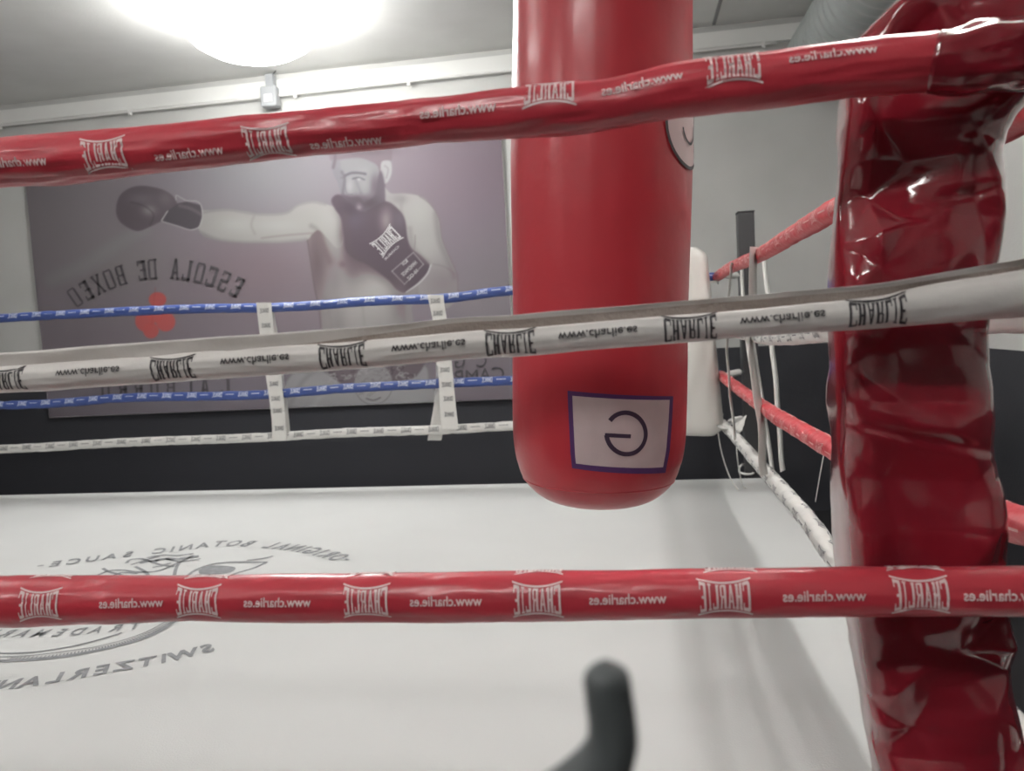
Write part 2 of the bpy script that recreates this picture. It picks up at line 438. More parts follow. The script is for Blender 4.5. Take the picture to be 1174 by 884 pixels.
side_rope([(XS, 4.82, .37)]+sx((845, 503), (862, 523), (883, 546), (910, 577), (932, 603), (958, 640))+[(.54, 1.5, .37), (.58, .98, .38)], WHITED, PRG, 'lowest white ring rope on the right side, above the canvas edge', 24)

# ------------------------------------------------------------------ setting
def struct(name, b, m, label=None):
    o = boxobj(name, b, m); o['kind'] = 'structure'; return o
X0, X1, Y0, Y1, Z0, Z1 = -8., 2.0, -4., 6.5, -.6, 3.3
struct('floor', (X0-.2, X1+.2, Y0-.2, Y1+.2, Z0-.1, Z0), FLOORM)
struct('ceiling', (X0-.2, X1+.2, Y0-.2, Y1+.2, Z1, Z1+.1), CEIL)
struct('wall_back', (X0-.2, X1+.2, Y1, Y1+.15, Z0, Z1), WALL)
struct('wall_right', (X1, X1+.15, Y0, Y1, Z0, Z1), WALL)
struct('wall_left', (X0-.15, X0, Y0, Y1, Z0, Z1), WALL)
struct('wall_front', (X0, X1, Y0-.15, Y0, Z0, Z1), REAR)
# shallow concrete ledge where wall meets ceiling
o = boxobj('trim_1', (X0, X1, Y1-.05, Y1, 3.12, 3.24), CEIL); o['kind'] = 'structure'
o = boxobj('trim_2', (.72, .745, 2.5, Y1-.05, Z1-.012, Z1), mat('joint', (.3, .3, .3), .8)); o['kind'] = 'structure'

# conduit with clips along the wall top
tc_ = thing('cable_conduit', 'thin pale cable conduit clipped along the top of the far wall', 'pipe', (-2.5, 6.43, 3.10))
tube('pipe', [(X0+.1, 6.43, 3.10), (-4, 6.43, 3.10), (-1.5, 6.43, 3.105), (1.2, 6.43, 3.10)], .009, WPLAST, tc_, 10, 60)
for x in (-6.8, -5.6, -4.3, -2.75, -1.75, -.6, .5, 1.1):
    boxobj('clip', (x-.012, x+.012, 6.425, 6.45, 3.07, 3.12), WPLAST, tc_, .002)
# box hanging on the wall
p = onY(310, 102, 6.42)
tb = thing('junction_box', 'small grey box with a pale label hanging under the ceiling lamp on the far wall', 'electrical box', (p.x, 6.44, 3.0))
boxobj('housing', (p.x-.07, p.x+.07, 6.36, 6.449, 3.00, 3.17), GREYPL, tb, .012)
boxobj('bracket', (p.x-.02, p.x+.05, 6.37, 6.44, 3.165, 3.27), GREYPL, tb, .004)
boxobj('label_plate', (p.x-.035, p.x+.035, 6.355, 6.361, 3.04, 3.10), WPLAST, tb)
tube('lamp_cable', [(p.x+.03, 6.40, 3.265), (p.x+.05, 6.40, 3.28), (p.x+.07, 6.40, 3.299)], .006, BLACKW, tb, 8, 8)

# ceiling duct along the right wall
td = thing('air_duct', 'grey ribbed round air duct running along the ceiling above the red pad', 'duct', (1.52, 4.0, 2.95))
n = 520; V = []; Fc = []
for i in range(n+1):
    y = -1+7.49*i/n; r = .26+.006*math.sin(i*2*PI/8)
    for k in range(36): V.append((1.52+r*math.cos(2*PI*k/36), y, 2.96+r*math.sin(2*PI*k/36)))
for i in range(n):
    for k in range(36): Fc.append((i*36+k, i*36+(k+1) % 36, (i+1)*36+(k+1) % 36, (i+1)*36+k))
link('duct_tube', V, Fc, STEEL, td)
for y in (0.5, 2.5, 4.6):
    bm = bmesh.new(); 
    bmesh.ops.create_cone(bm, segments=36, radius1=.272, radius2=.272, depth=.04, cap_ends=False)
    bmesh.ops.rotate(bm, cent=(0, 0, 0), matrix=Matrix.Rotation(PI/2, 3, 'X'), verts=bm.verts); bmesh.ops.translate(bm, vec=(1.52, y, 2.96), verts=bm.verts)
    box(bm, 1.50, 1.54, y-.015, y+.015, 3.22, 3.3)
    bmobj('hanger_band', bm, STEEL, td)

# ------------------------------------------------------------------ lamps
def lathe(name, prof, loc, m, parent, seg=40):
    V = []; Fc = []
    for r, z in prof:
        for k in range(seg): V.append((loc[0]+r*math.cos(2*PI*k/seg), loc[1]+r*math.sin(2*PI*k/seg), loc[2]+z))
    for i in range(len(prof)-1):
        for k in range(seg): Fc.append((i*seg+k, i*seg+(k+1) % seg, (i+1)*seg+(k+1) % seg, (i+1)*seg+k))
    return link(name, V, Fc, m, parent)
lp = onZ(288, 34, 3.12)
tl = thing('ceiling_light', 'glaring round white ceiling lamp at the upper left near the far wall', 'lamp', (lp.x, lp.y, 3.3))
lathe('diffuser', [(0, -.33), (.14, -.32), (.28, -.285), (.38, -.23), (.44, -.16), (.46, -.10), (.44, -.06), (0, -.06)], (lp.x, lp.y, 3.26), LAMPM, tl)
lathe('mount', [(0, -.06), (.10, -.06), (.11, 0), (.11, .039), (0, .039)], (lp.x, lp.y, 3.26), WPLAST, tl)
def strip(x, y, along, e, label, L=1.4, ang=0):
    t = thing('strip_light', label, 'lamp', (x, y, 3.3))
    dx, dy_ = (.07, L/2) if along == 'Y' else (L/2, .07)
    boxobj('diffuser', (x-dx, x+dx, y-dy_, y+dy_, 2.98, 3.08), e, t, .03)
    for s_1 in (-.7, .7):
        hx = x+s_1*dx*(along == 'X'); hy = y+s_1*dy_*(along == 'Y')
        boxobj('hanger', (hx-.008, hx+.008, hy-.008, hy+.008, 3.08, 3.299), GREYPL, t)
    return t
def em(n, k): return mat(n, (.9, .9, .9), .4, emit=(1, .975, .95), estr=k)
strip(1.0, 2.6, 'Y', em('tube_a', 54), 'ceiling strip lamp over the right side of the ring')
strip(-3.6, 1.6, 'Y', em('tube_b', 22), 'ceiling strip lamp over the left of the ring')
EB = em('fill_tube', 33)  # unseen strips added behind the viewer to fill front faces
strip(-.9, -1.3, 'X', EB, 'added fill strip lamp behind the viewer, nearest the ring', 1.6)
strip(-4.2, -1.5, 'X', EB, 'added fill strip lamp behind the viewer, towards the left wall', 1.6)

# ------------------------------------------------------------------ ring platform + canvas
tp = thing('ring_platform', 'raised boxing ring floor covered in white canvas with grey printing', 'boxing ring', (-2, 2.8, Z0))
PX0, PX1, PY0, PY1 = -6.4, .80, .50, 5.0
boxobj('frame', (PX0+.03, PX1-.03, PY0+.03, PY1-.03, Z0, -.035), PLAT, tp)
# canvas with soft sags and a rounded edge
V = []; Fc = []; nx, ny = 240, 160
for j in range(ny+1):
    for i in range(nx+1):
        x = PX0+(PX1-PX0)*i/nx; y = PY0+(PY1-PY0)*j/ny
        e = min(x-PX0, PX1-x, y-PY0, PY1-y); z = -.02*math.exp(-e/.012)
        V.append((x, y, z+.0008*noise.noise(Vector((x*2.2, y*2.2, 0)))))
for j in range(ny):
    for i in range(nx): a_ = j*(nx+1)+i; Fc.append((a_, a_+1, a_+nx+2, a_+nx+1))
link('canvas', V, Fc, CANV, tp)
bm = bmesh.new()
box(bm, PX0, PX1, PY0-.004, PY0+.004, -.30, -.02); box(bm, PX0, PX1, PY1-.004, PY1+.004, -.30, -.02)
box(bm, PX0-.004, PX0+.004, PY0, PY1, -.30, -.02); box(bm, PX1-.004, PX1+.004, PY0, PY1, -.30, -.02)
bmobj('skirt', bm, PLAT, tp)

# printing on the canvas
col = Collect()
def path_text(s, pts, h, w, spread=True, italic=0, weight=.01):
    P = catmull([tuple(onZ(*p))[:2] for p in pts], 80); d = np.concatenate([[0], np.cumsum(np.linalg.norm(np.diff(P, axis=0), axis=1))])
    n = len(s); ad = [{'I': .55, 'W': 1.25, 'M': 1.15, ' ': .8, '-': .6}.get(ch, 1) for ch in s]
    for i, ch in enumerate(s):
        if ch == ' ': continue
        l = d[-1]*(sum(ad[:i])+ad[i]/2)/sum(ad); k = min(np.searchsorted(d, l), 80); q = np.array([np.interp(l, d, P[:, 0]), np.interp(l, d, P[:, 1])]); t = P[min(k+1, 80)]-P[max(k-1, 0)]; t /= np.linalg.norm(t)
        # reading direction t (to the left), tops point away from the viewer
        nrm = np.array([t[1], -t[0]]); 
        if nrm[1] < 0: nrm = -nrm
        g = text2d(ch, weight); Vv, Fs = g; lo = Vv.min(0); hi = Vv.max(0)
        ww = w*(hi[0]-lo[0])/.6 if ch not in '-I' else w*(.25 if ch == 'I' else .5)
        hh = h if ch != '-' else h*.15
        G = (Vv-(lo+hi)/2)/(hi-lo)*np.array([ww, hh])
        col.add(([(q[0]+a*t[0]+b*nrm[0], q[1]+a*t[1]+b*nrm[1], .0025) for a, b in G], Fs))
def ribbon(P, wid, z):
    """flat strip along 2-D points"""
    P = np.array(P); V = []; Fs = []
    for i in range(len(P)):
        t = P[min(i+1, len(P)-1)]-P[max(i-1, 0)]; t = t/max(np.linalg.norm(t), 1e-9); n = np.array([-t[1], t[0]])
        w = wid if np.isscalar(wid) else wid[i]
        V += [(*(P[i]+n*w/2), z), (*(P[i]-n*w/2), z)]
    for i in range(len(P)-1): Fs.append((2*i, 2*i+2, 2*i+3, 2*i+1))
    return V, Fs
def cstroke(pts, wid, z=.0022, n=40):
    P = catmull([tuple(onZ(*p))[:2] for p in pts], n); col.add(ribbon(P, wid, z))
path_text('-ORIGINAL BOTANIC SAUCE-', [(401, 643), (365, 633), (330, 627.5), (290, 624), (250, 624), (190, 631), (130, 638), (85, 644), (40, 650)], .105, .054, weight=.025)
path_text('SWITZERLAND', [(249, 741), (215, 749.5), (180, 757), (130, 766), (80, 775), (30, 783), (-30, 790)], .078, .052, weight=.035)
path_text('TRADEMARK', [(166, 716.5), (120, 722), (60, 726), (-20, 727)], .07, .04)
cstroke([(214, 700), (198, 714), (170, 730), (130, 742), (80, 752), (30, 757), (-30, 759), (-100, 757)], .022)
cstroke([(205, 702), (185, 716), (155, 730), (115, 741), (70, 748), (20, 753), (-30, 754)], .005)
cstroke([(140, 726), (110, 735), (80, 742), (40, 748), (0, 749.5), (-60, 747)], .010)
Pd = catmull([tuple(onZ(*p))[:2] for p in [(205, 706), (185, 720), (150, 735), (110, 745), (60, 753), (10, 756)]], 60)
for k in range(1, 60):
    t = Pd[k]-Pd[k-1]; n_ = np.array([-t[1], t[0]])/np.linalg.norm(t)
    a = Pd[k]-n_*.012; b = Pd[k]+n_*.014*(1+.6*math.sin(k*2.1)); col.add(ribbon([a, b], .005, .0023))
# sketch in the middle of the emblem
def blob(pts, n=40, z=.0022):
    P = catmull([tuple(onZ(*p))[:2] for p in pts+[pts[0]]], n); c0 = P.mean(0)
    V = [(*c0, z)]+[(*q, z) for q in P]; col.add((V, [(0, i+1, i+2) for i in range(n)]))
blob([(232, 651), (245, 648.5), (266, 650), (270, 653), (262, 657), (242, 659), (228, 657)])
for s in ([(215, 662), (222, 655), (240, 648), (262, 645), (285, 645), (306, 645)], [(306, 645), (290, 652), (270, 658), (255, 664)], [(283, 643), (300, 641), (313, 638)],
          [(112, 660), (125, 655), (140, 654), (155, 656), (175, 656), (190, 652), (205, 645)], [(200, 660), (202, 652), (207, 645), (222, 637)],
          [(145, 646), (150, 642), (162, 641), (175, 645), (185, 648), (196, 646)], [(150, 648), (160, 645), (172, 641), (183, 638)], [(168, 640), (185, 637), (205, 637), (222, 635)],
          [(190, 641), (205, 644), (218, 643), (230, 641)], [(175, 651), (188, 649), (200, 650)], [(118, 652), (125, 656), (140, 660)], [(155, 650), (165, 655), (170, 660)], [(128, 662), (140, 657), (158, 658)]):
    cstroke(s, .016, n=20)
for s in ([(205, 641), (215, 640), (228, 638)], [(178, 643), (190, 641), (203, 642)], [(160, 646), (170, 644), (182, 643)]): cstroke(s, .035, n=12)
col.out('canvas_print', CPRINT, tp)

# ------------------------------------------------------------------ far corner: post, turnbuckles, white pad
def post(x, y, label, top=1.62):
    t = thing('corner_post', label, 'post', (x, y, Z0))
    boxobj('tube', (x-.05, x+.05, y-.05, y+.05, Z0, top), BLACKW, t, .006)
    boxobj('end_cap', (x-.052, x+.052, y-.052, y+.052, top, top+.012), PLAT, t, .004)
    boxobj('base_plate', (x-.11, x+.11, y-.11, y+.11, Z0, Z0+.02), BLACKW, t, .004)
    return t
pf = onY(854, 245, 5.12)
FP = (pf.x, 5.12)
post(FP[0], 5.12, 'dark square steel post at the far right corner, rising above the red rope', pf.z)
post(.78, .37, 'dark steel post at the near right corner behind the red pad', 1.62)
for z, zl in ((1.27, 'top red rope'), (.96, 'hidden white rope'), (.665, 'lower red rope'), (.37, 'lowest white rope')):
    t = thing('turnbuckle', 'pale turnbuckle joining the %s to the far right corner post' % zl, 'turnbuckle', (XS+.04, 4.86, z))
    a = Vector((XS+.035, 4.86, z)); b = Vector((FP[0]-.05, 5.07, z)); d = (b-a)
    tube('body', [a+d*.15, a+d*.3, a+d*.7, a+d*.8], [.018, .021, .021, .018], WPLAST, t, 14, 16)
    tube('hook', [a, a+d*.08, a+d*.16], .008, CHAIN, t, 8, 6)
    tube('eye_bolt', [a+d*.79, a+d*.9, b], .008, CHAIN, t, 8, 6)

# white corner cushion (far)
tw = thing('corner_cushion', 'white rounded corner cushion at the far right corner, half hidden behind the bag', 'cushion', (.34, 4.6, .85))
V = []; Fc = []; seg = 40; rows = 40
ztop = 1.43; zbot = .325
pc = Vector((.37, 4.70))
ax = Vector((1, -.35)).normalized(); bx = Vector((.35, 1)).normalized()
for j in range(rows+1):
    s = j/rows; z = zbot+(ztop-zbot)*s
    e = 1-max(0, 1-min(s, 1-s)/.05)**2*.35
    for k in range(seg):
        an = 2*PI*k/seg; ca, sa = math.cos(an), math.sin(an)
        hw = .145*e*abs(ca)**.5*(1 if ca > 0 else -1); hd = .075*e*abs(sa)**.55*(1 if sa > 0 else -1)
        q = pc+ax*hw+bx*hd; q.x -= (z-.33)*.06; V.append((q.x, q.y, z+.004*noise.noise(Vector((hw*8, hd*8, z*4)))))
for j in range(rows):
    for k in range(seg): Fc.append((j*seg+k, j*seg+(k+1) % seg, (j+1)*seg+(k+1) % seg, (j+1)*seg+k))
Fc.append(tuple(range(seg))[::-1]); Fc.append(tuple(rows*seg+k for k in range(seg)))
link('cushion_body', V, Fc, WPAD, tw)
for z in (.43, .66, .96, 1.22):
    tube('tie', [(.46-(z-.33)*.06, 4.70, z), (.50, 4.74, z+.01), (.52, 4.80, z)], .006, TAPE, tw, 8, 10)

# ------------------------------------------------------------------ spacer straps and ties
def strap(name, label, rows, Y, back=None, logos=(), group=None):
    """rows: (xl, xr, y) picture rows on plane Y"""
    pts = []
    t = thing(name, label, 'strap', onY((rows[0][0]+rows[0][1])/2, rows[0][2], Y), group)
    def rib(nm, rows, Y, th=.002, lg=()):
        R_ = catmull(rows, 24); V = []; Fs = []
        for i, (a, b, y) in enumerate(R_):
            for yy in (Y, Y+th):
                for q in range(5):
                    x = a+(b-a)*q/4; p = onY(x, y+noise.noise(Vector((i*.3, q, 2)))*.3, yy); p.y += .004*noise.noise(Vector((i*.25, q*.5, 7))); V.append(p)
        w = 10
        for i in range(24):
            o = i*w
            for q in range(4):
                Fs.append((o+q, o+q+1, o+w+q+1, o+w+q)); Fs.append((o+5+q, o+w+5+q, o+w+6+q, o+6+q))
            Fs.append((o, o+w, o+w+5, o+5)); Fs.append((o+4, o+9, o+w+9, o+w+4))
        nb = len(Fs); g = Collect(); g.V = V; g.F = Fs
        for x, y in lg:
            p = onY(x, y, Y-.007); g.add(([(p.x-u*.9+v*.05, p.y, p.z+v*.9) for u, v in LOGOF[0]], LOGOF[1]))
        link(nm, g.V, g.F, None, t, smooth=False, mats=[TAPE, PRG], fmat=[0]*nb+[1]*(len(g.F)-nb))
    rib('front_band', rows, Y, lg=logos)
    if back: rib('back_band', back, Y+.085)
    return t
strap('rope_spacer', 'left white webbing strap tying the far ropes together below the boxer', [(293.7, 311, 347), (298, 314.5, 385), (304.4, 322, 429), (311, 327, 476), (312, 329, 505)], 4.808,
      [(297, 313, 352), (303, 319, 385), (308, 325, 429), (315, 331, 476), (316, 333, 503)], [(303, 356), (305, 373), (307, 391), (311, 408), (314, 440), (316, 457), (318, 471), (320, 491)], 'rope spacer straps')
strap('rope_spacer', 'right white webbing strap on the far ropes, crossed by a loose second band', [(490, 508.4, 338), (496.6, 512, 371), (502, 518, 416), (504, 522, 459), (506.5, 525.6, 492)], 4.808,
      [(491, 508, 342), (497, 513, 371), (500, 516, 416), (498, 514, 459), (490, 506, 505)], [(499, 345), (502, 359), (505, 385), (508, 400), (510, 424), (512, 441), (514, 457), (515, 475)], 'rope spacer straps')
def sband(label, pts, w, X=.487, dxw=.02, name='rope_spacer', group='rope spacer straps'):
    """thin band seen nearly edge on, along the side ropes"""
    P = [onX(x, y, X) for x, y in pts]; S = catmull([tuple(p) for p in P], 30)
    V = []; Fs = []
    for i, p in enumerate(S):
        wob = .006*noise.noise(Vector((i*.2, w*99, 1)))
        for dy_, dx in ((-w/2, -dxw/2), (w/2, dxw/2), (w/2, dxw/2+.003), (-w/2, -dxw/2+.003)): V.append((p[0]+dx+wob, p[1]+dy_, p[2]))
    for i in range(30):
        for k in range(4): Fs.append((i*4+k, i*4+(k+1) % 4, (i+1)*4+(k+1) % 4, (i+1)*4+k))
    o = link(name, V, Fs, TAPE); return tag(o, label, 'strap', group)
sband('thin white strap on the right side ropes, nearest the far corner', [(839, 301), (836, 330), (834, 370), (833, 400), (836, 440), (839, 470), (842, 505)], .03, .483, .014)
sband('broad white strap on the right side ropes, in front of the dark post', [(864, 283), (863, 320), (861, 360), (859, 390), (866, 440), (871, 480), (874, 520), (876, 545)], .05, .483, .036)
sband('white strap on the right side ropes, second from the red pad', [(850, 304), (852, 340), (862, 390), (872, 450), (880, 500), (886, 556)], .03, .556, .02)
sband('white strap on the right side ropes closest to the red pad', [(876, 292), (880, 340), (885, 395), (889, 440), (893, 490), (897, 540)], .04, .556, .024)
sband('white strap hanging along the edge of the white corner cushion', [(806, 322), (801, 350), (808, 395), (814, 440), (821, 480), (830, 492)], .03, .478, .04)
# loose cords by the far corner
def cord(label, pts, r=.0035): return tag(tube('cord', pts, r, TAPE, None, 8, 30), label, 'cord', 'loose cords at the far corner')
cord('thin white cord dangling below the white corner cushion onto the canvas', [(.47, 4.72, .50), (.475, 4.68, .36), (.49, 4.62, .22), (.53, 4.60, .08), (.575, 4.6, .006)])
cord('thin white cord hanging from the lowest rope to a curl on the canvas', [onX(841, 478, .50), onX(844, 505, .50), onX(846, 530, .50), (.60, 4.62, .03), (.63, 4.66, .006)], .003)
P = onZ(856, 541, .008)
cord('small curl of white cord lying on the canvas edge beside the far corner', [(P.x+.045*math.cos(a), P.y+.09*math.sin(a), .010+.03*max(0, math.sin(a))) for a in [k*PI/5 for k in range(10)]], .007)
cord('fine cord running from the lower red rope down beside the red pad', [onX(945, 518, .56), onX(940, 545, .57), onX(935, 575, .58)], .002)
tg = thing('tape_tail', 'crumpled loose tail of white tape on the lowest rope at the far corner', 'tape', onX(845, 488, .5))
V = []; Fs = []
cor = [onY(840, 488, 4.55), onY(856, 476, 4.50), onY(851, 494, 4.48), onY(843, 500, 4.55)]
for j in range(9):
    for i in range(9):
        u, v = i/8, j/8; p = (cor[0]*(1-u)+cor[1]*u)*(1-v)+(cor[3]*(1-u)+cor[2]*u)*v
        p = p+Vector((0, .02*noise.noise(Vector((u*3, v*3, 3))), .01*noise.noise(Vector((u*4, v*4, 8))))); V.append(p)
for j in range(8):
    for i in range(8): a_ = j*9+i; Fs.append((a_, a_+1, a_+10, a_+9))
o = link('tape_body', V, Fs, TAPE, tg); so = o.modifiers.new('s', 'SOLIDIFY'); so.thickness = .003

# ------------------------------------------------------------------ heavy bag
YBAG = 1.62
pa = onY(690, 0, YBAG); pb = onY(686.5, 450, YBAG)
AX = (pa-pb).normalized(); ORG = pb
e1 = Vector((1, 0, 0)); e1 = (e1-AX*e1.dot(AX)).normalized(); e2 = AX.cross(e1)    # e2 points away from the viewer
if e2.y < 0: e2 = -e2
zrel = lambda z: (z-ORG.z)/AX.z
PROF = [(0, .655), (.06, .657), (.105, .667), (.135, .685), (.158, .712), (.170, .745), (.1775, .79), (.1795, .85), (.180, .95), (.1795, 1.05), (.1815, 1.2), (.183, 1.35), (.181, 1.5), (.178, 1.65), (.177, 1.8), (.176, 1.93), (.170, 1.96), (.15, 1.975), (0, 1.98)]
def bag_r(z):
    for (r0, z0), (r1_, z1) in zip(PROF, PROF[1:]):
        if z0 <= z <= z1: return r0+(r1_-r0)*(z-z0)/(z1-z0)
    return 0
def bagpt(th, z, off=0, r=None):
    """th 0 = towards viewer, +right"""
    r = bag_r(z) if r is None else r
    w = 1+.006*noise.noise(Vector((math.sin(th)*2, math.cos(th)*2, z*3)))+.004*noise.noise(Vector((math.sin(th)*9, math.cos(th)*9, z*1.2)))
    if r < .17 and z < .8: w = 1
    return ORG+AX*zrel(z)+(e1*math.sin(th)-e2*math.cos(th))*(r*w+off)
tbag = thing('punching_bag', 'large glossy red punching bag with a rounded foot hanging over the ring', 'punching bag', bagpt(0, .655, 0, 0))
zs = []
for (r0, z0), (r1_, z1) in zip(PROF, PROF[1:]):
    k = 4 if z1-z0 < .07 else 14
    for i in range(k): u = i/k; zs.append((r0+(r1_-r0)*u, z0+(z1-z0)*u))
zs.append(PROF[-1])
pr = catmull([(r, z) for r, z in PROF], 160); V = []; Fc = []; seg = 120
for r, z in pr:
    for k in range(seg): V.append(bagpt(2*PI*k/seg, z, 0, max(float(r), .0005)))
for j in range(160):
    for k in range(seg): Fc.append((j*seg+k, j*seg+(k+1) % seg, (j+1)*seg+(k+1) % seg, (j+1)*seg+k))
link('bag_body', V, Fc, BAG, tbag)
def ring_on_bag(name, z, r, rad, m):
    pts = [bagpt(2*PI*k/60, z, 0, r) for k in range(61)]; tube(name, pts, rad, m, tbag, 8, 180, cap=False)
ring_on_bag('foot_seam', .712, .1578, .0018, BAG)
def bag_from_px(px, py):
    d = Vector(ray(px, py)).normalized(); o = Vector((0, 0, CZ))-ORG; r = .1805
    dp = d-AX*d.dot(AX); op = o-AX*o.dot(AX)
    a = dp.dot(dp); b = 2*dp.dot(op); c_ = op.dot(op)-r*r; disc = b*b-4*a*c_
    t = (-b-math.sqrt(max(disc, 0)))/(2*a); p = Vector((0, 0, CZ))+d*t; q = p-ORG
    return math.atan2(q.dot(e1), -q.dot(e2)), p.z
def bag_quad(name, cs, m, off, parent, nu=24, nv=10):
    V = []; Fs = []; K = [bag_from_px(*p) for p in cs]
    for j in range(nv+1):
        for i in range(nu+1):
            u, v = i/nu, j/nv
            th = (K[0][0]*(1-u)+K[1][0]*u)*(1-v)+(K[3][0]*(1-u)+K[2][0]*u)*v; z = (K[0][1]*(1-u)+K[1][1]*u)*(1-v)+(K[3][1]*(1-u)+K[2][1]*u)*v
            V.append(bagpt(th, z, off))
    for j in range(nv):
        for i in range(nu): a_ = j*(nu+1)+i; Fs.append((a_, a_+1, a_+nu+2, a_+nu+1))
    return link(name, V, Fs, m, parent)
pt = bag_quad('patch', [(650.7, 449.5), (771.6, 449.5), (767.5, 538.5), (654.5, 539)], PURP, .0015, tbag)
pt['label'] = 'white rectangular patch with a purple tape border and a large round letter'
bag_quad('patch_face', [(656.5, 455), (767, 454), (763, 532), (659.5, 533)], PATCH, .0026, pt)
col = Collect()
def bag_stroke(pts, w, n=40, off=.0036):
    K = catmull([bag_from_px(*p) for p in pts], n); P = np.array([(k[0]*.18, k[1]) for k in K]); Vv, Fs = ribbon(P, w, 0)
    col.add(([bagpt(v[0]/.18, v[1], off) for v in Vv], Fs))
cx_, cy_, rr_ = 717.5, 495, 22.5
bag_stroke([(cx_+rr_*1.0*math.cos(a), cy_-rr_*1.06*math.sin(a)) for a in [deg(145-k*(145+173)/24) for k in range(25)]], .0085, 72)
bag_stroke([(693.5, 498), (705, 498), (723, 498)], .0075, 8)
col.out('patch_letter', mat('patch_ink', (.05, .03, .06), .5), pt)
# round badge on the right flank
th0, z0_ = bag_from_px(772, 135); th0 = deg(67)
def badge(name, r0, r1_, m, off, a0=0, a1=2*PI, dc=(0, 0), parent=tbag):
    V = []; Fs = []; n = 64
    for i in range(n+1):
        a = a0+(a1-a0)*i/n
        for r in (np.linspace(r0, r1_, 8)): V.append(bagpt(th0+(dc[0]+r*math.cos(a))/.18, z0_+dc[1]+r*math.sin(a), off))
    for i in range(n):
        for k in range(7): Fs.append((i*8+k, i*8+8+k, i*8+9+k, i*8+k+1))
    return link(name, V, Fs, m, parent)
bd = badge('badge', .0, .076, mat('badge_white', (.62, .50, .49), .4), .0015)
badge('badge_rim', .073, .080, PRB, .0028, parent=bd)
badge('badge_mark', .028, .033, PRB, .0028, deg(190), deg(375), (.004, .0), bd)
# suspension
TOP = bagpt(0, 1.98, 0, 0)
ck = Vector((TOP.x+.01, TOP.y, 2.45))
for k in range(4):
    a = deg(45+90*k); st = bagpt(a, 1.94, .004); tube('hanging_strap', [bagpt(a, 1.80, .003), st, bagpt(a, 2.0, 0, .13), ck], .011, BLACKW, tbag, 8, 20)
V = []
zc = 2.44; k = 0
while zc < 3.25:
    pts = [Vector((ck.x+(.014*math.cos(a) if k % 2 else 0), ck.y+(0 if k % 2 else .014*math.cos(a)), zc+.026+.026*math.sin(a))) for a in [j*PI/6 for j in range(13)]]
    tube('chain_link', pts, .0045, CHAIN, tbag, 8, 24, cap=False); zc += .042; k += 1
bm = bmesh.new(); bmesh.ops.create_cone(bm, segments=24, radius1=.05, radius2=.05, depth=.05, cap_ends=True); bmesh.ops.translate(bm, vec=(ck.x, ck.y, 3.275), verts=bm.verts)
bmobj('ceiling_hook', bm, BLACKW, tbag)

# ------------------------------------------------------------------ near red corner cushion
trc = thing('corner_cushion', 'tall crumpled glossy red vinyl corner pad standing at the right behind the near ropes', 'cushion', (.39, 1.09, .05))
rowsP = [(-120, 1150, 1200), (-95, 1125, 1235), (-60, 1088, 1245), (0, 1031, 1245), (25, 1004, 1240), (42, 986, 1232), (55, 974, 1220), (90, 967, 1205), (112, 966, 1190), (130, 965.5, 1174), (150, 963.5, 1164), (200, 961, 1160), (250, 957, 1153), (300, 953, 1148), (340, 951.5, 1143), (380, 951.5, 1141), (440, 953, 1143), (500, 955, 1145),
         (560, 958, 1148), (600, 960, 1151), (650, 963, 1155), (708, 972, 1160), (760, 981, 1168), (820, 991, 1176), (884, 1002, 1185), (960, 1008, 1188), (1080, 1012, 1190), (1250, 1015, 1190)]
V = []; Fc = []; seg = 150; nr = 420
ys = np.array([r[0] for r in rowsP]); Ls = np.array([r[1] for r in rowsP]); Rs = np.array([r[2] for r in rowsP])
rowz = []
for j in range(nr+1):
    y = -120+1370*j/nr; l = np.interp(y, ys, Ls); r = np.interp(y, ys, Rs)
    pl = onY(l, y, 1.10); prr = onY(r, y, 1.055)
    z = (pl.z+prr.z)/2
    rowz.append((z, pl, prr))
def hsh(i, j, sd):
    x = math.sin(i*127.1+j*311.7+sd*74.7)*43758.5453; return x-math.floor(x)
def crumple(u, v, cell, sd):
    w = noise.noise_vector(Vector((u*6+sd, v*6, sd)))*cell*.9; u += w.x; v += w.y
    x = u/cell; y = v/cell; i = math.floor(x); j = math.floor(y); a = x-i; b = y-j
    h00, h10, h01, h11 = hsh(i, j, sd), hsh(i+1, j, sd), hsh(i, j+1, sd), hsh(i+1, j+1, sd)
    if (i+j) % 2:
        return h00+(h10-h00)*a+(h11-h10)*b if a > b else h00+(h11-h01)*a+(h01-h00)*b
    return h00+(h10-h00)*a+(h01-h00)*b if a+b < 1 else h11+(h01-h11)*(1-a)+(h10-h11)*(1-b)
def facet(p, sc, sd):
    d = noise.voronoi(Vector((p[0]*sc, p[1]*sc, p[2]*sc*.6+sd)))[0]; return d[1]-d[0]
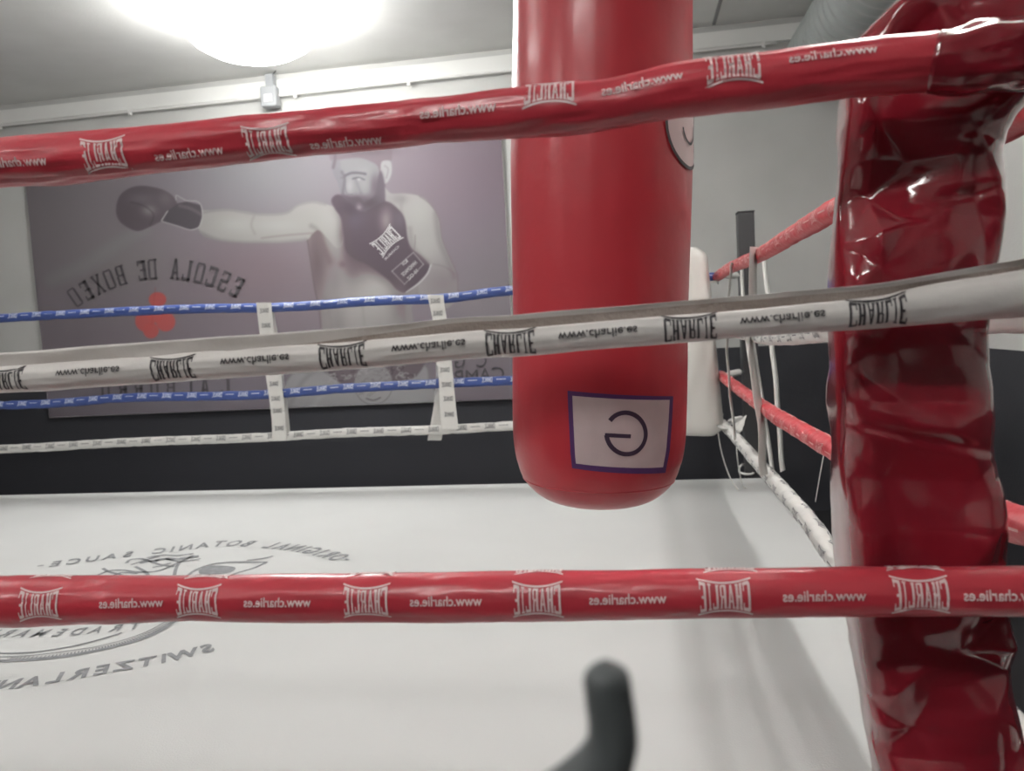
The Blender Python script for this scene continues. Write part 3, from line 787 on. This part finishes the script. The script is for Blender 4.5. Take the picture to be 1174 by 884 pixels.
for j, (z, pl, prr) in enumerate(rowz):
    c0 = (pl+prr)/2; c0.y = 1.095; hw = (prr.x-pl.x)/2
    s = j/nr; e = math.sin(min(1, s/.03)*PI/2)**.5 if s < .03 else 1
    for k in range(seg):
        an = 2*PI*k/seg; ca, sa = math.cos(an), math.sin(an)
        X = c0.x+hw*(abs(ca)**.42)*(1 if ca > 0 else -1)*(e if e > .2 else .2); Yd = .072*(abs(sa)**.6)*(1 if sa > 0 else -1)*(e if e > .05 else .05)
        zz = z+(prr.z-pl.z)/2*ca
        q = Vector((X, c0.y+Yd, zz))
        if z < .02: zz = max(zz, .004)
        w = min(1, abs(sa)*3)
        uu = X+(.5 if sa > 0 else 0); cr = .042*(crumple(uu, zz*.85, .085, 3)-.5)+.022*(crumple(uu, zz, .045, 5)-.5)+.008*noise.noise(q*4)
        # horizontal pinch folds
        cr -= .010*math.exp(-((zz-.86+.25*(X-.4))/.008)**2)*max(0, 1-abs(X-.36)/.12)+.007*math.exp(-((zz-1.165-.2*(X-.4))/.007)**2)*max(0, 1-abs(X-.42)/.08)
        q.y += cr*(1 if sa > 0 else -1)*w
        q.z = max(zz, .006); V.append(q)
for j in range(nr):
    for k in range(seg): Fc.append((j*seg+k, (j+1)*seg+k, (j+1)*seg+(k+1) % seg, j*seg+(k+1) % seg))
Fc.append(tuple(range(seg))); Fc.append(tuple(nr*seg+k for k in range(seg))[::-1])
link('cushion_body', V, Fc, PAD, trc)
# sleeve of the same vinyl wrapped over the end of the top rope
V = []; Fc = []; n = 70; seg = 48
l0 = r1.lpx(1066); l1 = r1.len[-1]-.02
for i in range(n+1):
    l = l0+(l1-l0)*i/n
    for k in range(seg):
        ph = 2*PI*k/seg; u = i/n
        grow = .0012+.007*min(1, u*4)+.006*noise.noise(Vector((u*6, math.cos(ph)*1.5, math.sin(ph)*1.5)))*min(1, u*6)
        if i == 0: grow = -.003
        V.append(r1.surf(l+.012*math.sin(ph*1.0-1)*(1-u), ph, grow))
for i in range(n):
    for k in range(seg): Fc.append((i*seg+k, i*seg+(k+1) % seg, (i+1)*seg+(k+1) % seg, (i+1)*seg+k))
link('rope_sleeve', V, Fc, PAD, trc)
# stitched vertical seam on the pad
tag_l = [bp for bp in ()]

# ------------------------------------------------------------------ blurred flexible arm close to the viewer
D = .27
tgk = thing('gooseneck_stand', 'dark grey rounded flexible arm close to the viewer curving up from the bottom edge', 'stand', (-.06, .27, Z0))
pp = [onY(x, y, D) for x, y in [(694, 757), (695, 772), (698, 800), (702, 830), (701, 856), (689, 880), (662, 902), (625, 925), (585, 955)]]
rad = [.0015, .0078, .0086, .0088, .0094, .0102, .010, .0095, .009]
x_ = pp[-1].x
tube('arm', pp, rad, RUBBER, tgk, 24, 80)
tube('pole', [pp[-1], Vector((x_-.01, D, pp[-1].z-.03)), Vector((x_-.015, D, pp[-1].z-.12)), Vector((x_-.015, D, .2)), Vector((x_-.015, D, Z0+.02))], .008, RUBBER, tgk, 16, 60)
bm = bmesh.new(); bmesh.ops.create_cone(bm, segments=40, radius1=.12, radius2=.10, depth=.025, cap_ends=True); bmesh.ops.translate(bm, vec=(x_-.015, D, Z0+.0125), verts=bm.verts)
bmobj('base', bm, RUBBER, tgk)

# ------------------------------------------------------------------ banner
BX0, BX1, BZ0, BZ1, BY = -5.43, -1.0, .414, 2.68, 6.47
NX, NZ = 640, 330
gx = np.linspace(BX0, BX1, NX); gz = np.linspace(BZ0, BZ1, NZ)
XX, ZZ = np.meshgrid(gx, gz)
P3 = np.stack([XX, np.full_like(XX, BY), ZZ-CZ], -1) @ RM
U = CX+F*P3[..., 0]/-P3[..., 2]; Vp = CY-F*P3[..., 1]/-P3[..., 2]
img = np.zeros((NZ, NX, 3))+np.array([112, 105, 110.])  # greys start lifted, lens haze put into the print colour
def sm(x): x = np.clip(x, 0, 1); return x*x*(3-2*x)
def glow(cx, cy, rx, ry, colr, a=1, pw=1.):
    d = ((U-cx)/rx)**2+((Vp-cy)/ry)**2; w = (np.exp(-d**pw)*a)[..., None]; img[:] = img*(1-w)+np.array(colr, float)*w
def sdf(pts, closed=True):
    P = np.array(pts, float); d = np.full(U.shape, 1e9); ins = np.zeros(U.shape, bool); n = len(P)
    for i in range(n if closed else n-1):
        a = P[i]; b = P[(i+1) % n]; e = b-a
        wx, wy = U-a[0], Vp-a[1]; t = np.clip((wx*e[0]+wy*e[1])/(e@e+1e-9), 0, 1)
        d = np.minimum(d, (wx-e[0]*t)**2+(wy-e[1]*t)**2)
        if closed:
            c1 = (a[1] > Vp) != (b[1] > Vp)
            xi = a[0]+(Vp-a[1])*e[0]/(e[1] if abs(e[1]) > 1e-9 else 1e-9); ins ^= c1 & (U < xi)
    d = np.sqrt(d); return np.where(ins, -d, d) if closed else d
def smoothp(pts): 
    P = pts+[pts[0]]; return [tuple(q) for q in catmull([P[-2]]+P+[P[1]], (len(P)+1)*5)[5:-5]]
def poly(pts, colr, soft=1., a=1, sm_=True, mask=None):
    d = sdf(smoothp(pts) if sm_ else pts); w = sm(.5-d/(2*soft))*a
    if mask is not None: w = w*mask
    w_ = w[..., None]; img[:] = img*(1-w_)+np.array(colr, float)*w_; return w
def line(pts, colr, wd=1., soft=.8, a=1, mask=None):
    d = sdf([tuple(q) for q in catmull(pts, len(pts)*5)], False); w = sm(.5-(d-wd/2)/(2*soft))*a
    if mask is not None: w = w*mask
    img[:] = img*(1-w[..., None])+np.array(colr, float)*w[..., None]
# backdrop
glow(300, 205, 110, 60, (116, 114, 119), .8); glow(70, 250, 90, 110, (112, 108, 110), .8); glow(560, 200, 90, 80, (116, 102, 110), .7)
glow(150, 300, 60, 40, (114, 110, 110), .6); glow(300, 310, 70, 50, (110, 98, 102), .6); glow(180, 455, 160, 30, (118, 112, 122), .7); glow(560, 350, 60, 90, (125, 114, 122), .7)
line([(165, 262), (135, 280), (95, 305), (60, 320)], (128, 124, 126), 9, 10, .5)
SK = (152, 149, 146); SKD = (118, 108, 110); DK = (84, 76, 82); DK2 = (92, 86, 92)
# right shoulder and upper arm
sh = [(440, 214), (448, 222), (464, 222), (481, 225), (493, 234), (503, 250), (507, 274), (516, 296), (524, 315), (525, 335), (515, 352), (498, 352), (478, 338), (470, 320), (460, 270), (446, 236), (438, 226)]
msh = poly(sh, (146, 142, 141), 1.4)
glow_m = lambda m, cx, cy, rx, ry, colr, a: None
def mglow(m, cx, cy, rx, ry, colr, a=1):
    d = ((U-cx)/rx)**2+((Vp-cy)/ry)**2; w = (np.exp(-d)*a*m)[..., None]; img[:] = img*(1-w)+np.array(colr, float)*w
mglow(msh, 483, 245, 18, 26, (160, 157, 154)); mglow(msh, 490, 285, 14, 24, (156, 153, 150)); mglow(msh, 508, 325, 30, 24, (120, 108, 112), .95); mglow(msh, 446, 225, 8, 8, (140, 136, 136), .8)
line([(497, 303), (510, 306), (521, 314)], (112, 102, 105), 1.2, 1.4, .8, msh); line([(476, 270), (476, 278), (475, 286)], (108, 98, 100), 1.2, 1, .8, msh)
line([(481, 225), (493, 234), (503, 250), (507, 274), (516, 296), (524, 315), (525, 335)], (96, 86, 90), 1.2, 1.2, .7)
line([(462, 228), (460, 240), (466, 262)], (122, 112, 114), 2, 3, .6, msh)
# torso
to = [(345, 256), (352, 274), (356, 298), (361, 331), (366, 355), (368, 378), (364, 410), (372, 440), (480, 440), (474, 410), (474, 375), (472, 351), (480, 330), (462, 280), (440, 240), (395, 236), (365, 240)]
mt_ = poly(to, (124, 115, 116), 1.4)
mglow(mt_, 366, 300, 17, 60, (90, 81, 84), 1); mglow(mt_, 425, 335, 34, 34, (168, 164, 160), .95); mglow(mt_, 400, 345, 24, 40, (156, 150, 148), .8); mglow(mt_, 386, 262, 14, 26, (148, 144, 142), .9); mglow(mt_, 402, 262, 9, 50, (84, 76, 80), .95); mglow(mt_, 408, 300, 14, 22, (88, 80, 84), .8)
mglow(mt_, 393, 303, 5, 4, (96, 84, 88), .9); mglow(mt_, 420, 300, 26, 18, (98, 88, 92), .8); mglow(mt_, 440, 380, 34, 26, (150, 146, 144), .7)
line([(415, 345), (417, 365), (420, 395)], (128, 120, 120), 2, 3, .6, mt_); line([(372, 340), (380, 372), (384, 400)], (116, 108, 108), 3, 4, .6, mt_); line([(462, 345), (464, 372), (468, 400)], (112, 104, 106), 4, 4, .7, mt_)
line([(352, 272), (356, 298), (361, 331), (366, 355), (368, 378)], (90, 82, 84), 1.5, 1.4, .8)
# punching arm
line([(361, 262), (366, 282), (378, 300)], (98, 89, 91), 8, 7, .8, mt_)
arm = [(226, 244), (244, 241), (261, 240), (284, 243), (296, 245), (327, 244), (341, 235), (358, 231), (373, 234), (386, 240), (394, 258), (393, 278), (386, 284), (376, 274), (366, 264), (358, 268), (351, 275), (322, 278), (299, 278), (279, 278), (250, 275), (230, 267)]
ma = poly(arm, (146, 143, 140), 1.3); mglow(ma, 392, 262, 6, 26, (100, 92, 94), .9)
line([(230, 268), (250, 276), (279, 279), (299, 279), (322, 279), (351, 276)], (102, 94, 97), 4, 3.5, .85, ma); line([(230, 244), (261, 241), (296, 246), (327, 245), (341, 236), (358, 232), (373, 235)], (110, 106, 108), 1.5, 2, .8)
mglow(ma, 270, 258, 20, 9, (162, 160, 156), .8); mglow(ma, 318, 259, 26, 8, (160, 158, 154), .8); line([(291, 248), (288, 258), (292, 268)], (122, 114, 114), 1.5, 2.5, .7, ma)
line([(300, 273), (325, 270), (350, 268), (361, 267)], (112, 96, 98), 1.6, 1.6, .7, ma); line([(357, 259), (364, 264), (370, 278), (378, 300)], (98, 88, 90), 3, 4, .75, np.maximum(ma, mt_))
mglow(ma, 380, 252, 14, 16, (156, 153, 150), .7)
# stretched glove and cuff
gl = [(133, 240), (137, 225), (148, 216), (162, 213), (178, 215), (190, 219), (199, 226), (204, 238), (198, 249), (184, 254), (172, 260), (158, 265), (145, 260), (136, 252)]
mg = poly(gl, (88, 82, 86), 1.3); mglow(mg, 171, 241, 8, 6, (122, 118, 120), .8); mglow(mg, 162, 228, 14, 6, (100, 96, 100), .7); mglow(mg, 190, 228, 8, 8, (108, 104, 106), .5)
line([(150, 232), (165, 236), (176, 246), (172, 258)], (74, 68, 72), 1.5, 1.5, .6, mg)
cf = [(187, 254), (192, 242), (204, 233), (214, 231), (230, 235), (232, 248), (228, 260), (218, 263.5), (203, 259)]
poly(cf, (80, 76, 80), 1, sm_=False); line([(206, 236), (218, 239), (231, 246)], (108, 104, 104), 3, 2, .5)
line([(185, 253), (192, 242)], (178, 176, 176), 1, .6); line([(202, 229), (202, 224), (208, 227), (214, 230), (226, 231), (231, 237), (232, 248), (228, 260), (218, 263.5), (203, 259), (186, 254)], (176, 174, 174), .9, .6, .85)
# head
hd = [(379, 172), (380, 184), (382, 199), (387, 208), (391, 222), (398, 232), (410, 243), (424, 240), (436, 226), (441, 210), (446, 205), (449, 195), (448, 176), (440, 164), (412, 160), (388, 162)]
mh = poly(hd, (116, 114, 118), 1.1)  # face printed darker to offset light from the nearby lamp
mglow(mh, 418, 196, 12, 8, (130, 128, 131), .8); mglow(mh, 386, 200, 5, 20, (100, 98, 102), .9)
poly([(378, 150), (378, 181), (384, 184), (390, 183), (397, 182), (412, 181), (424, 185), (433, 191), (436, 204), (441, 210), (444, 186), (449, 184), (449, 168), (446, 150)], (106, 97, 102), 1.6, .92)
poly([(380, 184), (382, 199), (387, 208), (391, 222), (396, 222), (395, 206), (391, 196), (388, 184)], (108, 106, 110), 1.6, .9)
poly([(437, 187), (442, 184), (448, 186), (449, 198), (445, 208), (440, 210), (437, 200)], (150, 148, 150), 1, .9); line([(441, 190), (445, 194), (443, 204)], (112, 106, 110), 1.4, 1.1, .8)
line([(396, 201), (403, 198), (411, 198), (419, 199)], (92, 90, 94), 2.6, 1.3, .95); line([(391, 204), (395, 204)], (98, 96, 100), 2, 1.4, .8)
line([(405, 205), (411, 204), (417, 206)], (86, 84, 88), 2, 1.4, .8); mglow(mh, 411.5, 205.5, 2, 1.5, (170, 170, 172), .9); mglow(mh, 401, 214, 4, 9, (142, 140, 143), .9)
line([(407, 208), (409, 216), (408, 222)], (112, 110, 113), 1.6, 1.8, .7, mh); mglow(mh, 420, 212, 8, 9, (132, 130, 132), .8)
# beard
poly([(391, 223), (398, 224), (404, 226), (412, 226), (418, 232), (425, 228), (430, 222), (433, 205), (437, 196), (441, 208), (442, 228), (440, 245), (400, 250), (388, 238), (384, 230)], (88, 82, 88), 2, .95)
mglow(np.ones_like(U), 411.5, 236, 3, 4, (128, 122, 126), .9)
# guarding glove
gg = [(380, 229), (388, 223), (400, 232), (415, 243), (430, 236), (444, 231), (456, 239), (464, 251), (468, 274), (473, 285), (483, 293), (493, 304), (490, 313), (480, 324), (467, 335), (456, 333), (445, 321), (421, 304), (408, 298), (397, 288), (394, 270), (391, 250), (384, 240)]
mgg = poly(gg, (82, 74, 80), 1.6); mglow(mgg, 443, 253, 7, 14, (122, 114, 116), .8); mglow(mgg, 458, 252, 8, 14, (92, 86, 92), .8); mglow(mgg, 405, 250, 12, 12, (86, 80, 88), .8)
line([(494, 304), (490, 314), (480, 325), (466, 335)], (186, 182, 182), 1.6, .8)
line([(449.5, 311), (474, 289.5), (485.6, 303), (463.8, 326), (449.5, 311)][0:2], (150, 145, 146), .7, .6)
for a_, b_ in (((474, 289.5), (485.6, 303)), ((485.6, 303), (463.8, 326)), ((463.8, 326), (449.5, 311))): line([a_, b_], (150, 145, 146), .7, .6)
one = np.ones_like(U)
line([(395, 202), (402, 199), (411, 198.5), (419, 200)], (88, 86, 90), 2.6, 1.5, .7); line([(392, 197), (395, 204), (394, 214), (393, 221)], (92, 90, 94), 3, 2, .8)
line([(404, 205), (411, 203.5), (418, 206)], (84, 82, 86), 1.6, 1.2, .7); line([(396, 206), (396, 214), (398, 222), (404, 223)], (98, 95, 99), 1.4, 1, .8)
line([(408, 206), (411, 214), (414, 221)], (100, 97, 101), 2.5, 2.5, .7, mh); mglow(mh, 430, 214, 7, 16, (88, 82, 87), .85); mglow(mh, 404, 190, 14, 4, (118, 114, 118), .6)
mglow(one, 408, 228, 13, 5, (84, 78, 83), .9); mglow(one, 424, 233, 13, 8, (78, 71, 76), .95); mglow(one, 400, 240, 12, 10, (76, 69, 75), .95); mglow(one, 412, 238, 3, 2.5, (112, 106, 110), .9)
line([(384, 168), (384, 182), (382, 192)], (90, 84, 88), 3, 2, .8); mglow(one, 415, 172, 34, 7, (92, 85, 89), .9)
line([(395, 248), (396, 272), (404, 294), (425, 308), (452, 326)], (84, 76, 80), 9, 8, .65, mt_)
line([(500, 245), (504, 275), (513, 297), (521, 318)], (104, 95, 98), 5, 5, .7, msh); line([(470, 262), (474, 284), (490, 300)], (112, 103, 106), 4, 4, .6, msh); mglow(msh, 458, 228, 9, 6, (112, 105, 108), .7)
mglow(mt_, 384, 320, 10, 22, (112, 103, 106), .7); mglow(mt_, 458, 350, 10, 24, (104, 95, 98), .8); mglow(mt_, 388, 378, 9, 30, (112, 104, 106), .7)
# shorts with ornate waistband
poly([(325, 446), (340, 425), (365, 414), (378, 420), (478, 416), (492, 440), (505, 474), (320, 480)], (150, 147, 150), 2)
mglow(np.ones_like(U), 470, 462, 26, 16, (166, 164, 166), .8); line([(330, 470), (345, 440), (366, 420)], (120, 114, 118), 4, 4, .7); line([(350, 478), (372, 450), (392, 440)], (172, 170, 172), 5, 4, .6)
poly([(362, 417), (385, 414), (480, 411), (477, 432), (462, 436), (440, 442), (400, 444), (385, 436)], (96, 88, 92), 1.4, .95)
rs = np.random.RandomState(3)
for k in range(46):
    x = rs.uniform(372, 474); y = rs.uniform(414, 440); a = rs.uniform(0, 6.28); r = rs.uniform(2, 5)
    line([(x+r*math.cos(a+q), y+r*.8*math.sin(a+q)) for q in (0, 1.2, 2.4, 3.4)], (172, 168, 170) if rs.rand() < .65 else (70, 64, 68), .9, .7, .8)
dm = sdf([(428+22*math.cos(q), 440+24*math.sin(q)) for q in np.linspace(0, 6.28, 40)[:-1]])
w = sm(.5-dm/2)*.7; img[:] = img*(1-w[..., None])+np.array([158, 154, 156.])*w[..., None]
line([(428+22*math.cos(q), 440+24*math.sin(q)) for q in np.linspace(0, 6.28, 24)], (100, 94, 98), .9, .7, .9)
for k in range(40):
    x = rs.uniform(410, 446); y = rs.uniform(420, 454)
    line([(x, y), (x+rs.uniform(-4, 4), y+rs.uniform(-3, 3)), (x+rs.uniform(-6, 6), y+rs.uniform(-4, 4))], (104, 98, 102), .7, .6, .7)
line([(420, 457), (428, 459), (436, 456)], (90, 84, 88), 1.4, .8)
# red trefoil and rules
for cx, cy, rx, ry in ((180.5, 343.5, 10, 8.5), (166, 368, 11, 12), (190, 369, 11, 11), (173, 379, 9, 9), (178, 362, 9, 8)):
    poly([(cx+rx*math.cos(q), cy+ry*math.sin(q)) for q in np.linspace(0, 6.28, 14)[:-1]], (196, 84, 82), 1.3, .92)
line([(178, 330), (176, 350), (174, 372)], (150, 70, 70), 1, 1, .4)
line([(110, 397.5), (147, 396.5), (183, 395)], (84, 78, 82), .8, .7, .9)
img = np.where(img < 112, 112+(img-112)*1.2, 112+(img-112)*.62); BK = .86      # lighter print tones held down to offset the lamp's light
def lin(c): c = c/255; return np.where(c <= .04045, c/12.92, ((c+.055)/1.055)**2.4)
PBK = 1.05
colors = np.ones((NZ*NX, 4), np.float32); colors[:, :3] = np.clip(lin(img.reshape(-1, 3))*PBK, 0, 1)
verts = np.stack([XX.ravel(), np.full(NX*NZ, BY)+.004*np.sin(XX.ravel()*2.1)*np.sin(ZZ.ravel()*2.7), ZZ.ravel()], -1)
ii = (np.arange(NZ-1)[:, None]*NX+np.arange(NX-1)[None]).ravel()
faces = np.stack([ii, ii+1, ii+NX+1, ii+NX], -1)
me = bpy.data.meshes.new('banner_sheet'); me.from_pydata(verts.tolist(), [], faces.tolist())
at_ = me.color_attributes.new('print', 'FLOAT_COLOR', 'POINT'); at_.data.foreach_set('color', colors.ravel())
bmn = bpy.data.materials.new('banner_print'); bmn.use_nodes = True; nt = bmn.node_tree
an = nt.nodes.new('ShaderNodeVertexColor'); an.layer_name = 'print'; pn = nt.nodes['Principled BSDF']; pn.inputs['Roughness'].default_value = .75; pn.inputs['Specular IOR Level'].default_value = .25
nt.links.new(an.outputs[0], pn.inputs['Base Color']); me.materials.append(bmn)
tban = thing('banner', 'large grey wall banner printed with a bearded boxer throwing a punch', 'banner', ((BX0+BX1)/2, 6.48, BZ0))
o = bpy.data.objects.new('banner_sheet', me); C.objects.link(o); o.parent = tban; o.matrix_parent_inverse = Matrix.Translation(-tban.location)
boxobj('backing_board', (BX0-.004, BX1+.004, 6.476, 6.4995, BZ0-.004, BZ1+.004), WPLAST, tban)
# lettering on the banner, laid out as flat print
def bchar(ch, x, y, w, h, rot=0, weight=.0, serif=False, flip=True):
    V, Fs = norm2d(text2d(ch, weight), w, h)
    if serif:
        V = list(V); Fs = list(Fs)
    c_, s_2 = math.cos(rot), math.sin(rot); out = []
    for u, v in V:
        u = -u if flip else u
        a, b = u*c_-v*s_2, u*s_2+v*c_; out.append(onY(x+a, y-b, BY-.0062))
    return out, Fs
def bletter(ch, x, y, w, h, rot=0):
    Vq = []; Fs = []
    for q in LET[ch]: quadgrid(q, 1, 1, Vq, Fs)
    c_, s_2 = math.cos(rot), math.sin(rot); out = []
    for u, v in Vq:
        u = -(u-.5)*w; v = (v-.5)*h; a, b = u*c_-v*s_2, u*s_2+v*c_; out.append(onY(x+a, y-b, BY-.0062))
    return out, Fs
t2, s2 = .24, .08
LET['S'] = [R4(.05, .9, .95, 1), R4(.05, .5, .05+t2, .95), R4(.1, .46, .9, .56), R4(.95-t2, .05, .95, .5), R4(.05, 0, .95, .1), R4(.05, .08, .18, .26), R4(.82, .74, .95, .92)]
LET['O'] = [R4(0, .08, t2, .92), R4(1-t2, .08, 1, .92), R4(.1, 0, .9, .09), R4(.1, .91, .9, 1)]
LET['D'] = [R4(.08, 0, .08+t2, 1), R4(1-t2, .08, 1, .92), R4(0, 0, .88, .08), R4(0, .92, .88, 1)]
LET['B'] = [R4(.08, 0, .08+t2, 1), R4(.97-t2, .06, .97, .46), R4(.94-t2, .54, .94, .94), R4(0, 0, .88, .08), R4(.1, .46, .88, .54), R4(0, .92, .86, 1)]
LET['X'] = [[(.0, 0), (.22, 0), (1, 1), (.78, 1)], [(.76, 0), (1, 0), (.24, 1), (0, 1)], R4(0, 0, .34, .06), R4(.66, 0, 1, .06), R4(0, .94, .34, 1), R4(.66, .94, 1, 1)]
LET['U'] = [R4(.06, .06, .06+t2, 1), R4(.94-t2, .06, .94, 1), R4(.14, 0, .86, .09), R4(0, .93, .38, 1), R4(.62, .93, 1, 1)]
col = Collect()
BINK = mat('banner_ink', (.075, .068, .075), .5)
xs_ = [272, 257, 243, 229, 215, 201, None, 175, 163, None, 138.5, 125.5, 112.5, 99.5, 86]
for ch, x in zip('ESCOLA DE BOXEO', xs_):
    if x is None: continue
    dx = x-182; y = 308+dx*dx*.0031+(-dx*.045); rot = -deg(dx*.34)+deg(2)
    col.add(bletter(ch, x, y, 10.5, 23, rot))
    if ch == 'A' or x == 163: col.out('lettering', BINK, tban); col = Collect()
col.out('lettering', BINK, tban); col = Collect()
for ch, x in zip('LAIBURRU', (259, 235, 219, 196, 177, 159, 141, 121)):
    col.add(bletter(ch, x, 445-(x-180)*.042, 11 if ch != 'I' else 8, 24, deg(2)))
col.out('lettering', BINK, tban)
col = Collect()
for ch, x, y, w, h in (('C', 571, 428, 14, 15), ('A', 556, 429, 13, 14), ('M', 541, 431, 14, 14), ('P', 526, 432, 10, 15), ('I', 518, 432, 1.6, 14), ('C', 552, 413, 12, 16), ('G', 527, 414, 12, 16)):
    col.add(bchar(ch, x, y, w, h, deg(3)))
col.out('small_lettering', mat('banner_ink_thin', (.06, .055, .06), .5), tban)
col = Collect()
V_, F_ = logo2d(31, 21, fine=False); an_ = deg(44)
out = []
for u, v in V_:
    u = -u; a = u*math.cos(an_)-v*math.sin(an_); b = u*math.sin(an_)+v*math.cos(an_); out.append(onY(443+a, 276-b, BY-.0062))
col.add((out, F_))
for s, x, y, w, h in (('CHARLIE', 449, 290, 22, 2.6), ('BOX', 464, 301, 8, 4), ('HANDMADE', 469, 308, 22, 4.4), ('10 OZ', 473, 315, 15, 4)): col.add(bchar(s, x, y, w, h, an_))
col.out('glove_lettering', mat('banner_pale_ink', (.42, .41, .41), .5), tban)

# ------------------------------------------------------------------ world and colour
w = bpy.data.worlds.new('world'); bpy.context.scene.world = w; w.use_nodes = True
w.node_tree.nodes['Background'].inputs[0].default_value = (.8, .85, .9, 1); w.node_tree.nodes['Background'].inputs[1].default_value = .05
vs = bpy.context.scene.view_settings; bpy.context.scene.display_settings.display_device = 'sRGB'
vs.view_transform = 'Standard'; vs.look = 'None'; vs.gamma = 1; vs.exposure = 0.13; vs.use_curve_mapping = False
